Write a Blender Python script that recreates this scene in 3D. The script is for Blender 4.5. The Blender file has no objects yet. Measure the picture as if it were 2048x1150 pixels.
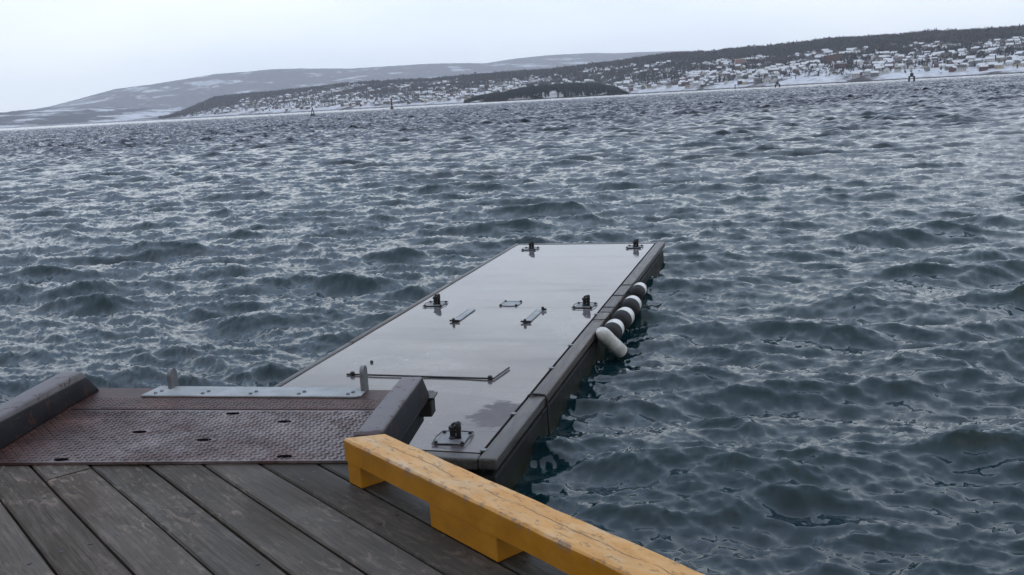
import bpy, bmesh, math, random
import numpy as np
from mathutils import Matrix, Vector

R = math.radians
sc = bpy.context.scene
COL = sc.collection
random.seed(7)
rng = np.random.default_rng(11)

# ------------------------------------------------------------------ camera, sky, sun, exposure
CAM_Z = 3.2
cam_d = bpy.data.cameras.new('camera')
cam = bpy.data.objects.new('camera', cam_d)
COL.objects.link(cam)
cam_d.sensor_width = 36.0
cam_d.lens = 1900.0 / 2048.0 * 36.0
cam_d.clip_start = 0.05
cam_d.clip_end = 40000.0
cam.matrix_world = (Matrix.Translation((0, 0, CAM_Z)) @ Matrix.Rotation(R(90 - 11.1925), 4, 'X')
                    @ Matrix.Rotation(R(-3.158), 4, 'Z'))
sc.camera = cam

SUN_EL, SUN_AZ = 55.0, 150.0          # azimuth from +Y towards +X
w = bpy.data.worlds.new('World')
sc.world = w
w.use_nodes = True
nt = w.node_tree
nt.nodes.clear()
wo = nt.nodes.new('ShaderNodeOutputWorld')
sky = nt.nodes.new('ShaderNodeTexSky')
sky.sky_type = 'NISHITA'
sky.sun_disc = False
sky.sun_elevation = R(SUN_EL)
sky.sun_rotation = R(SUN_AZ)
sky.dust_density = 3.0
bg1 = nt.nodes.new('ShaderNodeBackground')
bg1.inputs['Strength'].default_value = 0.08
nt.links.new(sky.outputs[0], bg1.inputs['Color'])
# the overcast cloud deck: soft pale blue-white sheets
tc = nt.nodes.new('ShaderNodeTexCoord')
mp = nt.nodes.new('ShaderNodeMapping')
mp.inputs['Scale'].default_value = (1.0, 1.0, 2.6)
nt.links.new(tc.outputs['Generated'], mp.inputs['Vector'])
nz = nt.nodes.new('ShaderNodeTexNoise')
nz.inputs['Scale'].default_value = 2.3
nz.inputs['Detail'].default_value = 5.0
nz.inputs['Roughness'].default_value = 0.5
nt.links.new(mp.outputs[0], nz.inputs['Vector'])
cr = nt.nodes.new('ShaderNodeValToRGB')
cr.color_ramp.elements[0].position = 0.32
cr.color_ramp.elements[0].color = (0.67, 0.765, 0.895, 1)
cr.color_ramp.elements[1].position = 0.66
cr.color_ramp.elements[1].color = (0.875, 0.92, 0.955, 1)
nt.links.new(nz.outputs['Fac'], cr.inputs['Fac'])
bg2 = nt.nodes.new('ShaderNodeBackground')
bg2.inputs['Strength'].default_value = 1.46
# unseen sky behind the camera dimmed to darken faces turned towards it
sp = nt.nodes.new('ShaderNodeSeparateXYZ'); nt.links.new(tc.outputs['Generated'], sp.inputs[0])
mr = nt.nodes.new('ShaderNodeMapRange'); mr.interpolation_type = 'SMOOTHSTEP'
mr.inputs['From Min'].default_value = -0.75; mr.inputs['From Max'].default_value = 0.45
mr.inputs['To Min'].default_value = 0.16; mr.inputs['To Max'].default_value = 1.0
nt.links.new(sp.outputs[1], mr.inputs['Value'])
mm = nt.nodes.new('ShaderNodeMix'); mm.data_type = 'RGBA'; mm.blend_type = 'MULTIPLY'; mm.inputs[0].default_value = 1.0
nt.links.new(cr.outputs['Color'], mm.inputs[6]); nt.links.new(mr.outputs[0], mm.inputs[7])
# low sky over the fjord kept bright, unseen sky overhead dimmed for wave contrast
mz = nt.nodes.new('ShaderNodeMapRange'); mz.interpolation_type = 'SMOOTHSTEP'
mz.inputs['From Min'].default_value = 0.20; mz.inputs['From Max'].default_value = 0.66
mz.inputs['To Min'].default_value = 0.0; mz.inputs['To Max'].default_value = 1.0
zc = nt.nodes.new('ShaderNodeMix'); zc.data_type = 'RGBA'; zc.clamp_result = False
zc.inputs[6].default_value = (1, 1, 1, 1); zc.inputs[7].default_value = (0.50, 0.62, 0.84, 1)
nt.links.new(mz.outputs[0], zc.inputs[0])
nt.links.new(sp.outputs[2], mz.inputs['Value'])
m2 = nt.nodes.new('ShaderNodeMix'); m2.data_type = 'RGBA'; m2.blend_type = 'MULTIPLY'; m2.inputs[0].default_value = 1.0
nt.links.new(mm.outputs[2], m2.inputs[6]); nt.links.new(zc.outputs[2], m2.inputs[7])
m2.clamp_result = False
nt.links.new(m2.outputs[2], bg2.inputs['Color'])
mx = nt.nodes.new('ShaderNodeMixShader')
mx.inputs['Fac'].default_value = 0.88
nt.links.new(bg1.outputs[0], mx.inputs[1])
nt.links.new(bg2.outputs[0], mx.inputs[2])
nt.links.new(mx.outputs[0], wo.inputs['Surface'])

sun_d = bpy.data.lights.new('sun', 'SUN')
sun_d.energy = 1.4
sun_d.angle = R(175)
sun_d.color = (1.0, 0.985, 0.96)
sun = bpy.data.objects.new('sun', sun_d)
COL.objects.link(sun)
sd = Vector((math.sin(R(SUN_AZ)) * math.cos(R(SUN_EL)), math.cos(R(SUN_AZ)) * math.cos(R(SUN_EL)), math.sin(R(SUN_EL))))
sun.rotation_euler = sd.to_track_quat('Z', 'Y').to_euler()
sun.location = (0, 0, 60)

sc.view_settings.view_transform = 'Standard'
sc.view_settings.look = 'None'
sc.view_settings.exposure = 0.0
sc.view_settings.gamma = 1.0
sc.render.engine = 'CYCLES'
sc.cycles.use_denoising = True
sc.cycles.max_bounces = 8
sc.cycles.volume_bounces = 3
sc.cycles.caustics_reflective = False
sc.cycles.caustics_refractive = False


# ------------------------------------------------------------------ helpers
def tag(o, label=None, cat=None, group=None, kind=None):
    if label: o['label'] = label
    if cat: o['category'] = cat
    if group: o['group'] = group
    if kind: o['kind'] = kind
    return o


def empty(name, loc=(0, 0, 0), rz=0.0):
    o = bpy.data.objects.new(name, None)
    o.empty_display_size = 0.2
    COL.objects.link(o)
    o.location = loc
    o.rotation_euler = (0, 0, rz)
    return o


def link(name, me, mats, parent=None, smooth=False):
    o = bpy.data.objects.new(name, me)
    COL.objects.link(o)
    for m in (mats if isinstance(mats, (list, tuple)) else [mats]):
        me.materials.append(m)
    if smooth:
        me.polygons.foreach_set('use_smooth', [True] * len(me.polygons))
    if parent: o.parent = parent
    return o


class MB:
    """collects shapes into one mesh"""
    def __init__(s): s.bm = bmesh.new()

    def _m(s, vs, M):
        if M is not None: bmesh.ops.transform(s.bm, matrix=M, verts=vs)

    def box(s, c, d, M=None, bevel=0.0, seg=1, mi=0):
        r = bmesh.ops.create_cube(s.bm, size=1.0)
        vs = r['verts']
        for v in vs:
            v.co = Vector((v.co.x * d[0] + c[0], v.co.y * d[1] + c[1], v.co.z * d[2] + c[2]))
        fs = list({f for v in vs for f in v.link_faces})
        if bevel > 0:
            es = list({e for v in vs for e in v.link_edges})
            rr = bmesh.ops.bevel(s.bm, geom=es, offset=bevel, segments=seg, profile=0.6, affect='EDGES')
            vs = list({v for f in rr['faces'] for v in f.verts} | {v for v in vs if v.is_valid})
            fs = list({f for v in vs for f in v.link_faces})
        for f in fs: f.material_index = mi
        s._m(vs, M)
        return vs

    def prism(s, poly, z0, z1, M=None, bevel=0.0, seg=1):
        """poly: list of (x,y[,dz0,dz1])"""
        b = [s.bm.verts.new((p[0], p[1], z0 if len(p) < 3 else p[2])) for p in poly]
        t = [s.bm.verts.new((p[0], p[1], z1 if len(p) < 3 else p[3])) for p in poly]
        n = len(poly)
        s.bm.faces.new(list(reversed(b)))
        s.bm.faces.new(t)
        for i in range(n):
            s.bm.faces.new((b[i], b[(i + 1) % n], t[(i + 1) % n], t[i]))
        vs = b + t
        if bevel > 0:
            es = list({e for v in vs for e in v.link_edges})
            rr = bmesh.ops.bevel(s.bm, geom=es, offset=bevel, segments=seg, profile=0.6, affect='EDGES')
            vs = list({v for f in rr['faces'] for v in f.verts} | {v for v in vs if v.is_valid})
        s._m(vs, M)
        return vs

    def tube(s, pts, rad, seg=10, cap=True, M=None):
        pts = [Vector(p) for p in pts]
        rads = rad if isinstance(rad, (list, tuple)) else [rad] * len(pts)
        rings = []
        up = None
        for i, p in enumerate(pts):
            a = pts[max(i - 1, 0)]; b = pts[min(i + 1, len(pts) - 1)]
            d = (b - a).normalized()
            if up is None:
                up = Vector((0, 0, 1)) if abs(d.z) < .9 else Vector((1, 0, 0))
            x = d.cross(up).normalized(); y = x.cross(d).normalized(); up = y
            rings.append([s.bm.verts.new(p + rads[i] * (math.cos(2 * math.pi * k / seg) * x + math.sin(2 * math.pi * k / seg) * y)) for k in range(seg)])
        for i in range(len(rings) - 1):
            for k in range(seg):
                s.bm.faces.new((rings[i][k], rings[i][(k + 1) % seg], rings[i + 1][(k + 1) % seg], rings[i + 1][k]))
        if cap:
            s.bm.faces.new(list(reversed(rings[0]))); s.bm.faces.new(rings[-1])
        vs = [v for r_ in rings for v in r_]
        s._m(vs, M)
        return vs

    def lathe(s, prof, seg=20, M=None):
        """prof: (r,z) from bottom to top, axis Z"""
        rings = []
        for r_, z in prof:
            rings.append([s.bm.verts.new((r_ * math.cos(2 * math.pi * k / seg), r_ * math.sin(2 * math.pi * k / seg), z)) for k in range(seg)])
        for i in range(len(rings) - 1):
            for k in range(seg):
                s.bm.faces.new((rings[i][k], rings[i][(k + 1) % seg], rings[i + 1][(k + 1) % seg], rings[i + 1][k]))
        s.bm.faces.new(list(reversed(rings[0]))); s.bm.faces.new(rings[-1])
        vs = [v for r_ in rings for v in r_]
        s._m(vs, M)
        return vs

    def torus(s, c, R0, r0, M=None, n=20, m=8, arc=2 * math.pi, start=0.0, axis='Y'):
        pts = []
        for i in range(n + 1):
            a = start + arc * i / n
            p = (math.cos(a) * R0, 0, math.sin(a) * R0) if axis == 'Y' else (math.cos(a) * R0, math.sin(a) * R0, 0)
            pts.append((c[0] + p[0], c[1] + p[1], c[2] + p[2]))
        s.tube(pts, r0, m, True, M)

    def build(s, name, mats, parent=None, smooth=False, auto=None):
        bmesh.ops.recalc_face_normals(s.bm, faces=s.bm.faces)
        me = bpy.data.meshes.new(name)
        s.bm.to_mesh(me); s.bm.free()
        o = link(name, me, mats, parent, smooth or auto is not None)
        if auto is not None:
            me.set_sharp_from_angle(angle=R(auto))
        return o


def copy_tree(o, parent=None):
    c = o.copy(); COL.objects.link(c)
    if parent: c.parent = parent
    for ch in list(o.children): copy_tree(ch, c)
    return c


# ------------------------------------------------------------------ materials
class NT:
    def __init__(s, name):
        s.m = bpy.data.materials.new(name); s.m.use_nodes = True
        s.t = s.m.node_tree; s.b = s.t.nodes['Principled BSDF']; s.o = s.t.nodes['Material Output']

    def n(s, typ, **kw):
        x = s.t.nodes.new(typ)
        for k, v in kw.items():
            if k in x.inputs.keys(): x.inputs[k].default_value = v
            else: setattr(x, k, v)
        return x

    def l(s, a, b): s.t.links.new(a, b)

    def coords(s, scale=(1, 1, 1), kind='Object', loc=(0, 0, 0), rot=(0, 0, 0)):
        if kind == 'World':
            g = s.n('ShaderNodeNewGeometry'); out = g.outputs['Position']
        else:
            g = s.n('ShaderNodeTexCoord'); out = g.outputs[kind]
        m = s.n('ShaderNodeMapping')
        m.inputs['Scale'].default_value = scale; m.inputs['Location'].default_value = loc; m.inputs['Rotation'].default_value = rot
        s.l(out, m.inputs['Vector'])
        return m.outputs[0]

    def noise(s, vec, scale, detail=4, rough=0.55, dist=0.0):
        x = s.n('ShaderNodeTexNoise')
        x.inputs['Scale'].default_value = scale; x.inputs['Detail'].default_value = detail
        x.inputs['Roughness'].default_value = rough; x.inputs['Distortion'].default_value = dist
        s.l(vec, x.inputs['Vector'])
        return x.outputs['Fac']

    def ramp(s, fac, stops):
        x = s.n('ShaderNodeValToRGB')
        e = x.color_ramp.elements
        while len(e) < len(stops): e.new(0.5)
        for i, (p, c) in enumerate(stops):
            e[i].position = p
            e[i].color = (c, c, c, 1) if isinstance(c, (int, float)) else (*c, 1)
        s.l(fac, x.inputs['Fac'])
        return x.outputs['Color']

    def mix(s, fac, a, b, typ='MIX'):
        x = s.n('ShaderNodeMix', data_type='RGBA', blend_type=typ)
        for sock, v in ((x.inputs[0], fac), (x.inputs[6], a), (x.inputs[7], b)):
            if isinstance(v, (int, float)): sock.default_value = v
            elif isinstance(v, tuple): sock.default_value = (*v, 1)
            else: s.l(v, sock)
        return x.outputs[2]

    def math(s, op, a, b=0.0, clamp=False):
        x = s.n('ShaderNodeMath', operation=op, use_clamp=clamp)
        for sock, v in ((x.inputs[0], a), (x.inputs[1], b)):
            if isinstance(v, (int, float)): sock.default_value = v
            else: s.l(v, sock)
        return x.outputs[0]

    def bump(s, h, strength, dist=0.01):
        x = s.n('ShaderNodeBump'); x.inputs['Strength'].default_value = strength; x.inputs['Distance'].default_value = dist
        s.l(h, x.inputs['Height']); s.l(x.outputs[0], s.b.inputs['Normal'])
        return x

    def set(s, **kw):
        for k, v in kw.items():
            k = {'col': 'Base Color', 'rough': 'Roughness', 'metal': 'Metallic', 'ior': 'IOR', 'coat': 'Coat Weight', 'coatr': 'Coat Roughness', 'spec': 'Specular IOR Level'}.get(k, k)
            sock = s.b.inputs[k]
            if isinstance(v, tuple): sock.default_value = (*v, 1)
            elif isinstance(v, (int, float)): sock.default_value = v
            else: s.l(v, sock)


def simple(name, c1, c2, scale=6, rough=(0.4, 0.7), metal=0.0, bump=0.15, stretch=(1, 1, 1), bd=0.004):
    a = NT(name)
    v = a.coords(stretch)
    f = a.noise(v, scale, 6, 0.6)
    a.set(col=a.ramp(f, [(0.3, c1), (0.7, c2)]), rough=a.ramp(f, [(0.3, rough[0]), (0.7, rough[1])]), metal=metal)
    if bump: a.bump(a.noise(v, scale * 4, 5, 0.6), bump, bd)
    return a.m


def mat_deck_wood():
    a = NT('weathered_deck_wood')
    at = a.n('ShaderNodeAttribute', attribute_name='plank')
    pr = at.outputs['Fac']
    off = a.n('ShaderNodeCombineXYZ'); a.l(a.math('MULTIPLY', pr, 37.0), off.inputs[0]); a.l(a.math('MULTIPLY', pr, 11.0), off.inputs[1])
    base = a.coords((1, 1, 1))
    add = a.n('ShaderNodeVectorMath', operation='ADD'); a.l(base, add.inputs[0]); a.l(off.outputs[0], add.inputs[1])
    def st(scale):
        m = a.n('ShaderNodeMapping'); m.inputs['Scale'].default_value = scale; a.l(add.outputs[0], m.inputs['Vector']); return m.outputs[0]
    grain = a.noise(st((1.6, 38, 20)), 2.2, 7, 0.62, 0.5)
    fine = a.noise(st((4, 130, 40)), 2.0, 5, 0.6, 0.3)
    blot = a.noise(st((1.3, 3.5, 1)), 1.6, 6, 0.62, 0.8)
    speck = a.noise(st((9, 14, 9)), 3.0, 5, 0.7)
    c = a.ramp(grain, [(0.28, (0.030, 0.031, 0.030)), (0.5, (0.066, 0.066, 0.064)), (0.74, (0.115, 0.113, 0.110))])
    c = a.mix(a.ramp(blot, [(0.42, 0.0), (0.66, 0.75)]), c, (0.047, 0.044, 0.038))       # greenish algae
    pale = a.math('MULTIPLY', a.ramp(blot, [(0.25, 1.0), (0.45, 0.0)]), a.ramp(speck, [(0.4, 0.15), (0.65, 1.0)]))
    c = a.mix(a.math('MULTIPLY', pale, 0.6), c, (0.21, 0.205, 0.215))
    c = a.mix(a.math('MULTIPLY', a.ramp(fine, [(0.34, 1.0), (0.42, 0.0)]), 0.75), c, (0.012, 0.012, 0.012))
    knot = a.n('ShaderNodeTexVoronoi'); knot.inputs['Scale'].default_value = 1.0; a.l(st((1.7, 6.5, 0.01)), knot.inputs['Vector'])
    kn = a.ramp(knot.outputs['Distance'], [(0.035, 1.0), (0.075, 0.0)])
    c = a.mix(a.math('MULTIPLY', kn, 0.75), c, (0.022, 0.018, 0.015))
    split = a.math('MULTIPLY', a.ramp(a.noise(st((0.9, 60, 10)), 1.5, 4, 0.6, 0.4), [(0.30, 1.0), (0.345, 0.0)]), a.ramp(blot, [(0.44, 0.0), (0.54, 1.0)]))
    c = a.mix(split, c, (0.008, 0.008, 0.008))
    scuff = a.math('MULTIPLY', a.ramp(a.noise(a.coords((3.2, 9, 3)), 2.6, 8, 0.72, 1.2), [(0.52, 0.0), (0.64, 1.0)]), a.ramp(a.noise(a.coords((0.8, 1.2, 1)), 1.7, 3, 0.5), [(0.40, 0.0), (0.56, 1.0)]))
    c = a.mix(a.math('MULTIPLY', scuff, 0.62), c, (0.24, 0.225, 0.22))
    c = a.mix(1.0, c, (1.26, 1.05, 0.89), 'MULTIPLY')
    # boards turn darker towards the rail, with a noisy border
    tco = a.n('ShaderNodeTexCoord'); sp_ = a.n('ShaderNodeSeparateXYZ'); a.l(tco.outputs['Object'], sp_.inputs[0])
    ed = a.math('ADD', sp_.outputs[1], a.math('MULTIPLY', a.math('SUBTRACT', a.noise(a.coords((1.5, 2, 1)), 1.6, 5, 0.6), 0.5), 1.1))
    c = a.mix(a.ramp(a.math('MULTIPLY', ed, 0.5), [(0.60, 0.0), (0.82, 0.62)]), c, (0.033, 0.030, 0.025))
    tint = a.ramp(pr, [(0.0, (0.78, 0.77, 0.74)), (0.5, (1.0, 0.98, 0.95)), (1.0, (1.15, 1.12, 1.10))])
    c = a.mix(1.0, c, tint, 'MULTIPLY')
    wet = a.ramp(a.noise(st((1.0, 2.2, 1)), 1.1, 4, 0.55), [(0.4, 0.5), (0.62, 0.8)])
    a.set(col=c, rough=wet, spec=0.25)
    h = a.math('ADD', a.math('MULTIPLY', grain, 0.7), a.math('MULTIPLY', fine, 0.5))
    a.bump(h, 0.55, 0.006)
    return a.m


def mat_yellow():
    a = NT('worn_yellow_paint')
    v = a.coords((1, 1, 1))
    vs = a.coords((2.0, 26, 26))
    vl = a.coords((1.6, 48, 10))
    n1 = a.noise(v, 9, 6, 0.6)
    paint = a.ramp(n1, [(0.3, (0.34, 0.135, 0.004)), (0.7, (0.44, 0.19, 0.008))])
    # worn upper face: sun-bleached paint and bare timber
    geo = a.n('ShaderNodeTexCoord'); sep = a.n('ShaderNodeSeparateXYZ'); a.l(geo.outputs['Object'], sep.inputs[0])
    top = a.ramp(sep.outputs[2], [(0.177, 0.0), (0.187, 1.0)])
    blot = a.noise(a.coords((3, 9, 1)), 1.5, 7, 0.68, 0.6)
    bleach = a.ramp(blot, [(0.3, (0.52, 0.222, 0.022)), (0.43, (0.57, 0.275, 0.052)), (0.54, (0.60, 0.35, 0.135)), (0.66, (0.57, 0.41, 0.265))])
    c = a.mix(top, paint, bleach)
    gr = a.noise(vl, 2.0, 6, 0.7, 0.8)
    wear = a.noise(a.coords((1.5, 7, 1)), 3.1, 6, 0.7)
    crack = a.math('MULTIPLY', a.ramp(gr, [(0.34, 1.0), (0.40, 0.0)]), a.ramp(wear, [(0.53, 0.0), (0.60, 1.0)]))
    # one long drying split wandering down the middle of the beam
    wob = a.math('MULTIPLY', a.math('SUBTRACT', a.noise(a.coords((2.2, 0, 0)), 1.6, 4, 0.6), 0.5), 0.075)
    dist = a.math('ABSOLUTE', a.math('SUBTRACT', a.math('SUBTRACT', sep.outputs[1], 0.082), wob))
    split = a.math('MULTIPLY', a.ramp(a.math('MULTIPLY', dist, 100.0), [(0.12, 1.0), (0.26, 0.0)]), a.ramp(a.noise(a.coords((1, 0, 0)), 3.3, 3, 0.5), [(0.44, 0.0), (0.5, 1.0)]))
    crack = a.math('MULTIPLY', a.math('MAXIMUM', crack, split), top)
    c = a.mix(a.math('MULTIPLY', crack, 0.85), c, (0.09, 0.055, 0.035))
    chips = a.math('MULTIPLY', a.ramp(a.noise(a.coords((7, 15, 11)), 2.4, 7, 0.74), [(0.575, 0.0), (0.605, 1.0)]), top)
    c = a.mix(a.math('MULTIPLY', chips, 0.55), c, (0.22, 0.125, 0.06))
    ey = a.ramp(a.math('MULTIPLY', a.math('ABSOLUTE', a.math('SUBTRACT', sep.outputs[1], 0.076)), 10.0), [(0.60, 0.0), (0.70, 1.0)])
    ez = a.ramp(sep.outputs[2], [(0.160, 0.0), (0.180, 1.0)])
    en = a.ramp(a.noise(a.coords((9, 5, 5)), 2.0, 7, 0.75), [(0.53, 0.0), (0.565, 1.0)])
    c = a.mix(a.math('MULTIPLY', a.math('MULTIPLY', ey, ez), a.math('MULTIPLY', en, 0.85)), c, (0.23, 0.15, 0.10))
    grime = a.ramp(a.noise(a.coords((2.5, 6, 9)), 1.8, 6, 0.65), [(0.45, 0.0), (0.75, 0.28)])
    c = a.mix(grime, c, (0.16, 0.095, 0.03))
    side_chip = a.ramp(a.noise(a.coords((10, 10, 26)), 2.2, 6, 0.7), [(0.70, 0.0), (0.74, 0.8)])
    c = a.mix(side_chip, c, (0.14, 0.07, 0.02))
    a.set(col=c, rough=a.ramp(blot, [(0.3, 0.32), (0.7, 0.6)]), spec=0.45)
    h = a.math('SUBTRACT', a.math('MULTIPLY', a.noise(vs, 2.0, 6, 0.6), 0.4), a.math('ADD', a.math('MULTIPLY', crack, 0.9), a.math('MULTIPLY', chips, 0.6)))
    a.bump(h, 0.6, 0.006)
    return a.m


def mat_pontoon_deck():
    a = NT('wet_pontoon_deck')
    v = a.coords((1, 1, 1))
    big = a.noise(a.coords((0.5, 0.9, 1)), 1.2, 5, 0.55, 0.6)
    streak = a.noise(a.coords((0.3, 1.5, 1)), 1.2, 4, 0.5, 0.6)
    fine = a.noise(v, 26, 6, 0.65)
    c = a.ramp(big, [(0.3, (0.115, 0.11, 0.118)), (0.55, (0.155, 0.15, 0.158)), (0.8, (0.19, 0.18, 0.186))])
    c = a.mix(a.math('MULTIPLY', a.ramp(fine, [(0.35, 1.0), (0.5, 0.0)]), 0.3), c, (0.07, 0.065, 0.07))
    c = a.mix(1.0, c, a.ramp(streak, [(0.3, (1.06, 1.05, 1.05)), (0.5, (1.0, 0.99, 0.99)), (0.75, (0.86, 0.83, 0.83))]), 'MULTIPLY')
    # a trodden, scuffed place by the near right edge, bare dark boards
    def spot(cx, cy, rx, ry, thr, soft):
        tcn = a.n('ShaderNodeTexCoord'); m = a.n('ShaderNodeMapping'); m.vector_type = 'POINT'
        m.inputs['Location'].default_value = (-cx / rx, -cy / ry, 0); m.inputs['Scale'].default_value = (1 / rx, 1 / ry, 0)
        a.l(tcn.outputs['Object'], m.inputs['Vector'])
        ln = a.n('ShaderNodeVectorMath', operation='LENGTH'); a.l(m.outputs[0], ln.inputs[0])
        d = a.math('ADD', ln.outputs['Value'], a.math('MULTIPLY', a.math('SUBTRACT', a.noise(a.coords((2, 5, 1)), 3.0, 6, 0.65, 0.5), 0.5), 2.0))
        return a.ramp(d, [(thr, 1.0), (thr + soft, 0.0)])
    s1 = spot(-0.10, 0.95, 0.30, 0.42, 0.75, 0.2)
    c = a.mix(a.math('MULTIPLY', s1, 0.85), c, (0.035, 0.033, 0.032))
    s2 = spot(-0.9, 1.62, 0.55, 0.13, 0.55, 0.12)
    s3 = spot(-0.35, 0.72, 0.5, 0.12, 0.5, 0.12)
    sc_ = a.math('MAXIMUM', s2, s3)
    c = a.mix(a.math('MULTIPLY', sc_, 0.35), c, (0.30, 0.29, 0.29))
    s4 = spot(-0.05, 0.35, 0.45, 0.75, 0.8, 0.6)
    c = a.mix(a.math('MULTIPLY', s4, 0.8), c, (0.055, 0.045, 0.047))
    tcp = a.n('ShaderNodeTexCoord'); spp = a.n('ShaderNodeSeparateXYZ'); a.l(tcp.outputs['Object'], spp.inputs[0])
    ny_ = a.math('ADD', a.math('MULTIPLY', spp.outputs[1], 0.1), a.math('MULTIPLY', a.math('SUBTRACT', big, 0.5), 0.5))
    near_end = a.ramp(ny_, [(0.10, 0.88), (0.45, 0.0)])
    c = a.mix(near_end, c, (0.082, 0.068, 0.068))                          # deck colour browner and darker towards the near end
    mott = a.noise(a.coords((1.2, 1.6, 1)), 3.2, 7, 0.7, 0.8)
    c = a.mix(1.0, c, a.ramp(mott, [(0.34, 0.78), (0.6, 1.1)]), 'MULTIPLY')
    drop = a.ramp(a.noise(v, 5.5, 3, 0.5), [(0.735, 0.0), (0.75, 1.0)])
    c = a.mix(a.math('MULTIPLY', drop, 0.5), c, (0.40, 0.40, 0.38))
    r_ = a.ramp(streak, [(0.30, 0.03), (0.5, 0.06), (0.72, 0.22)])
    r_ = a.mix(a.math('MULTIPLY', s4, 0.7), r_, (0.45, 0.45, 0.45))
    r_ = a.mix(a.math('MULTIPLY', near_end, 0.6), r_, (0.30, 0.30, 0.30))
    r_ = a.mix(s1, r_, (0.6, 0.6, 0.6))
    a.set(col=c, rough=r_, ior=1.7)
    h = a.math('ADD', a.math('MULTIPLY', streak, 1.0), a.math('MULTIPLY', fine, 0.05))
    a.bump(h, 0.10, 0.02)
    return a.m


def mat_tread():
    a = NT('rusty_tread_plate')
    v = a.coords((1, 1, 1))
    tcn = a.n('ShaderNodeTexCoord'); sep = a.n('ShaderNodeSeparateXYZ'); a.l(tcn.outputs['Object'], sep.inputs[0])
    n1 = a.noise(v, 3.5, 6, 0.6)
    fine = a.noise(v, 40, 6, 0.65)
    # rust spreads from the left kerb and from the far lip
    left = a.math('ADD', sep.outputs[0], a.math('MULTIPLY', a.math('SUBTRACT', n1, 0.5), 1.0))
    left = a.math('ADD', left, a.math('MULTIPLY', sep.outputs[1], -0.35))
    rl = a.ramp(a.math('ADD', left, 2.0), [(0.30, 1.0), (0.95, 0.0)])
    far = a.math('ADD', sep.outputs[1], a.math('MULTIPLY', a.math('SUBTRACT', n1, 0.5), 0.18))
    rf = a.ramp(far, [(0.64, 0.0), (0.72, 1.0)])
    rust = a.math('MAXIMUM', rl, rf)
    blo = a.ramp(a.noise(a.coords((1, 1.6, 1)), 2.6, 7, 0.68, 0.5), [(0.46, 0.0), (0.62, 0.75)])
    rust = a.math('MAXIMUM', rust, blo)
    steel = a.ramp(fine, [(0.3, (0.092, 0.066, 0.066)), (0.7, (0.17, 0.137, 0.138))])
    rcol = a.ramp(a.math('ADD', a.math('MULTIPLY', n1, 0.5), a.math('MULTIPLY', fine, 0.5)),
                  [(0.32, (0.026, 0.011, 0.010)), (0.5, (0.058, 0.026, 0.021)), (0.68, (0.12, 0.054, 0.040))])
    c = a.mix(rust, steel, rcol)
    worn = a.noise(a.coords((1.0, 2.2, 1)), 4.0, 6, 0.65, 0.6)
    c = a.mix(1.0, c, a.ramp(worn, [(0.32, 0.55), (0.52, 1.0), (0.7, 1.4)]), 'MULTIPLY')
    sp = a.ramp(a.noise(v, 14, 5, 0.7), [(0.62, 0.0), (0.68, 0.8)])
    c = a.mix(sp, c, (0.085, 0.045, 0.034))
    a.set(col=c, rough=a.mix(rust, (0.3, 0.3, 0.3), (0.5, 0.5, 0.5)), metal=0.0, spec=0.35)
    a.bump(fine, 0.25, 0.003)
    return a.m


def mat_kerb():
    a = NT('worn_steel_kerb_paint')
    v = a.coords((1, 1, 1))
    n1 = a.noise(v, 7, 6, 0.65)
    tcn = a.n('ShaderNodeTexCoord'); sep = a.n('ShaderNodeSeparateXYZ'); a.l(tcn.outputs['Object'], sep.inputs[0])
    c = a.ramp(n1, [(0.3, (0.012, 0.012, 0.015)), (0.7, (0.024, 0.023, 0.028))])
    d = a.math('ADD', sep.outputs[1], a.math('MULTIPLY', a.math('SUBTRACT', n1, 0.5), 0.22))
    near = a.ramp(a.math('ADD', d, 0.2), [(0.13, 1.0), (0.16, 0.0)])
    c = a.mix(near, c, (0.045, 0.022, 0.022))
    ch = a.ramp(a.noise(v, 18, 5, 0.7), [(0.585, 0.0), (0.62, 0.85)])
    # shade put into the colour: sides darkened, top face paled as if lit
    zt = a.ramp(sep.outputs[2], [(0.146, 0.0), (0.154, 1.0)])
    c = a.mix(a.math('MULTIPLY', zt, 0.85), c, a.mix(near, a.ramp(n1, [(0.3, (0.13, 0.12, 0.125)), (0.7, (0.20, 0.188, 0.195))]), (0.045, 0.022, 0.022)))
    c = a.mix(ch, c, (0.060, 0.028, 0.022))
    scr = a.ramp(a.noise(a.coords((30, 2, 30)), 2.0, 5, 0.7, 0.3), [(0.66, 0.0), (0.70, 0.6)])
    c = a.mix(scr, c, (0.20, 0.19, 0.19))
    a.set(col=c, rough=a.ramp(n1, [(0.3, 0.4), (0.7, 0.6)]), spec=0.22)
    a.bump(n1, 0.2, 0.004)
    return a.m


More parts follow.
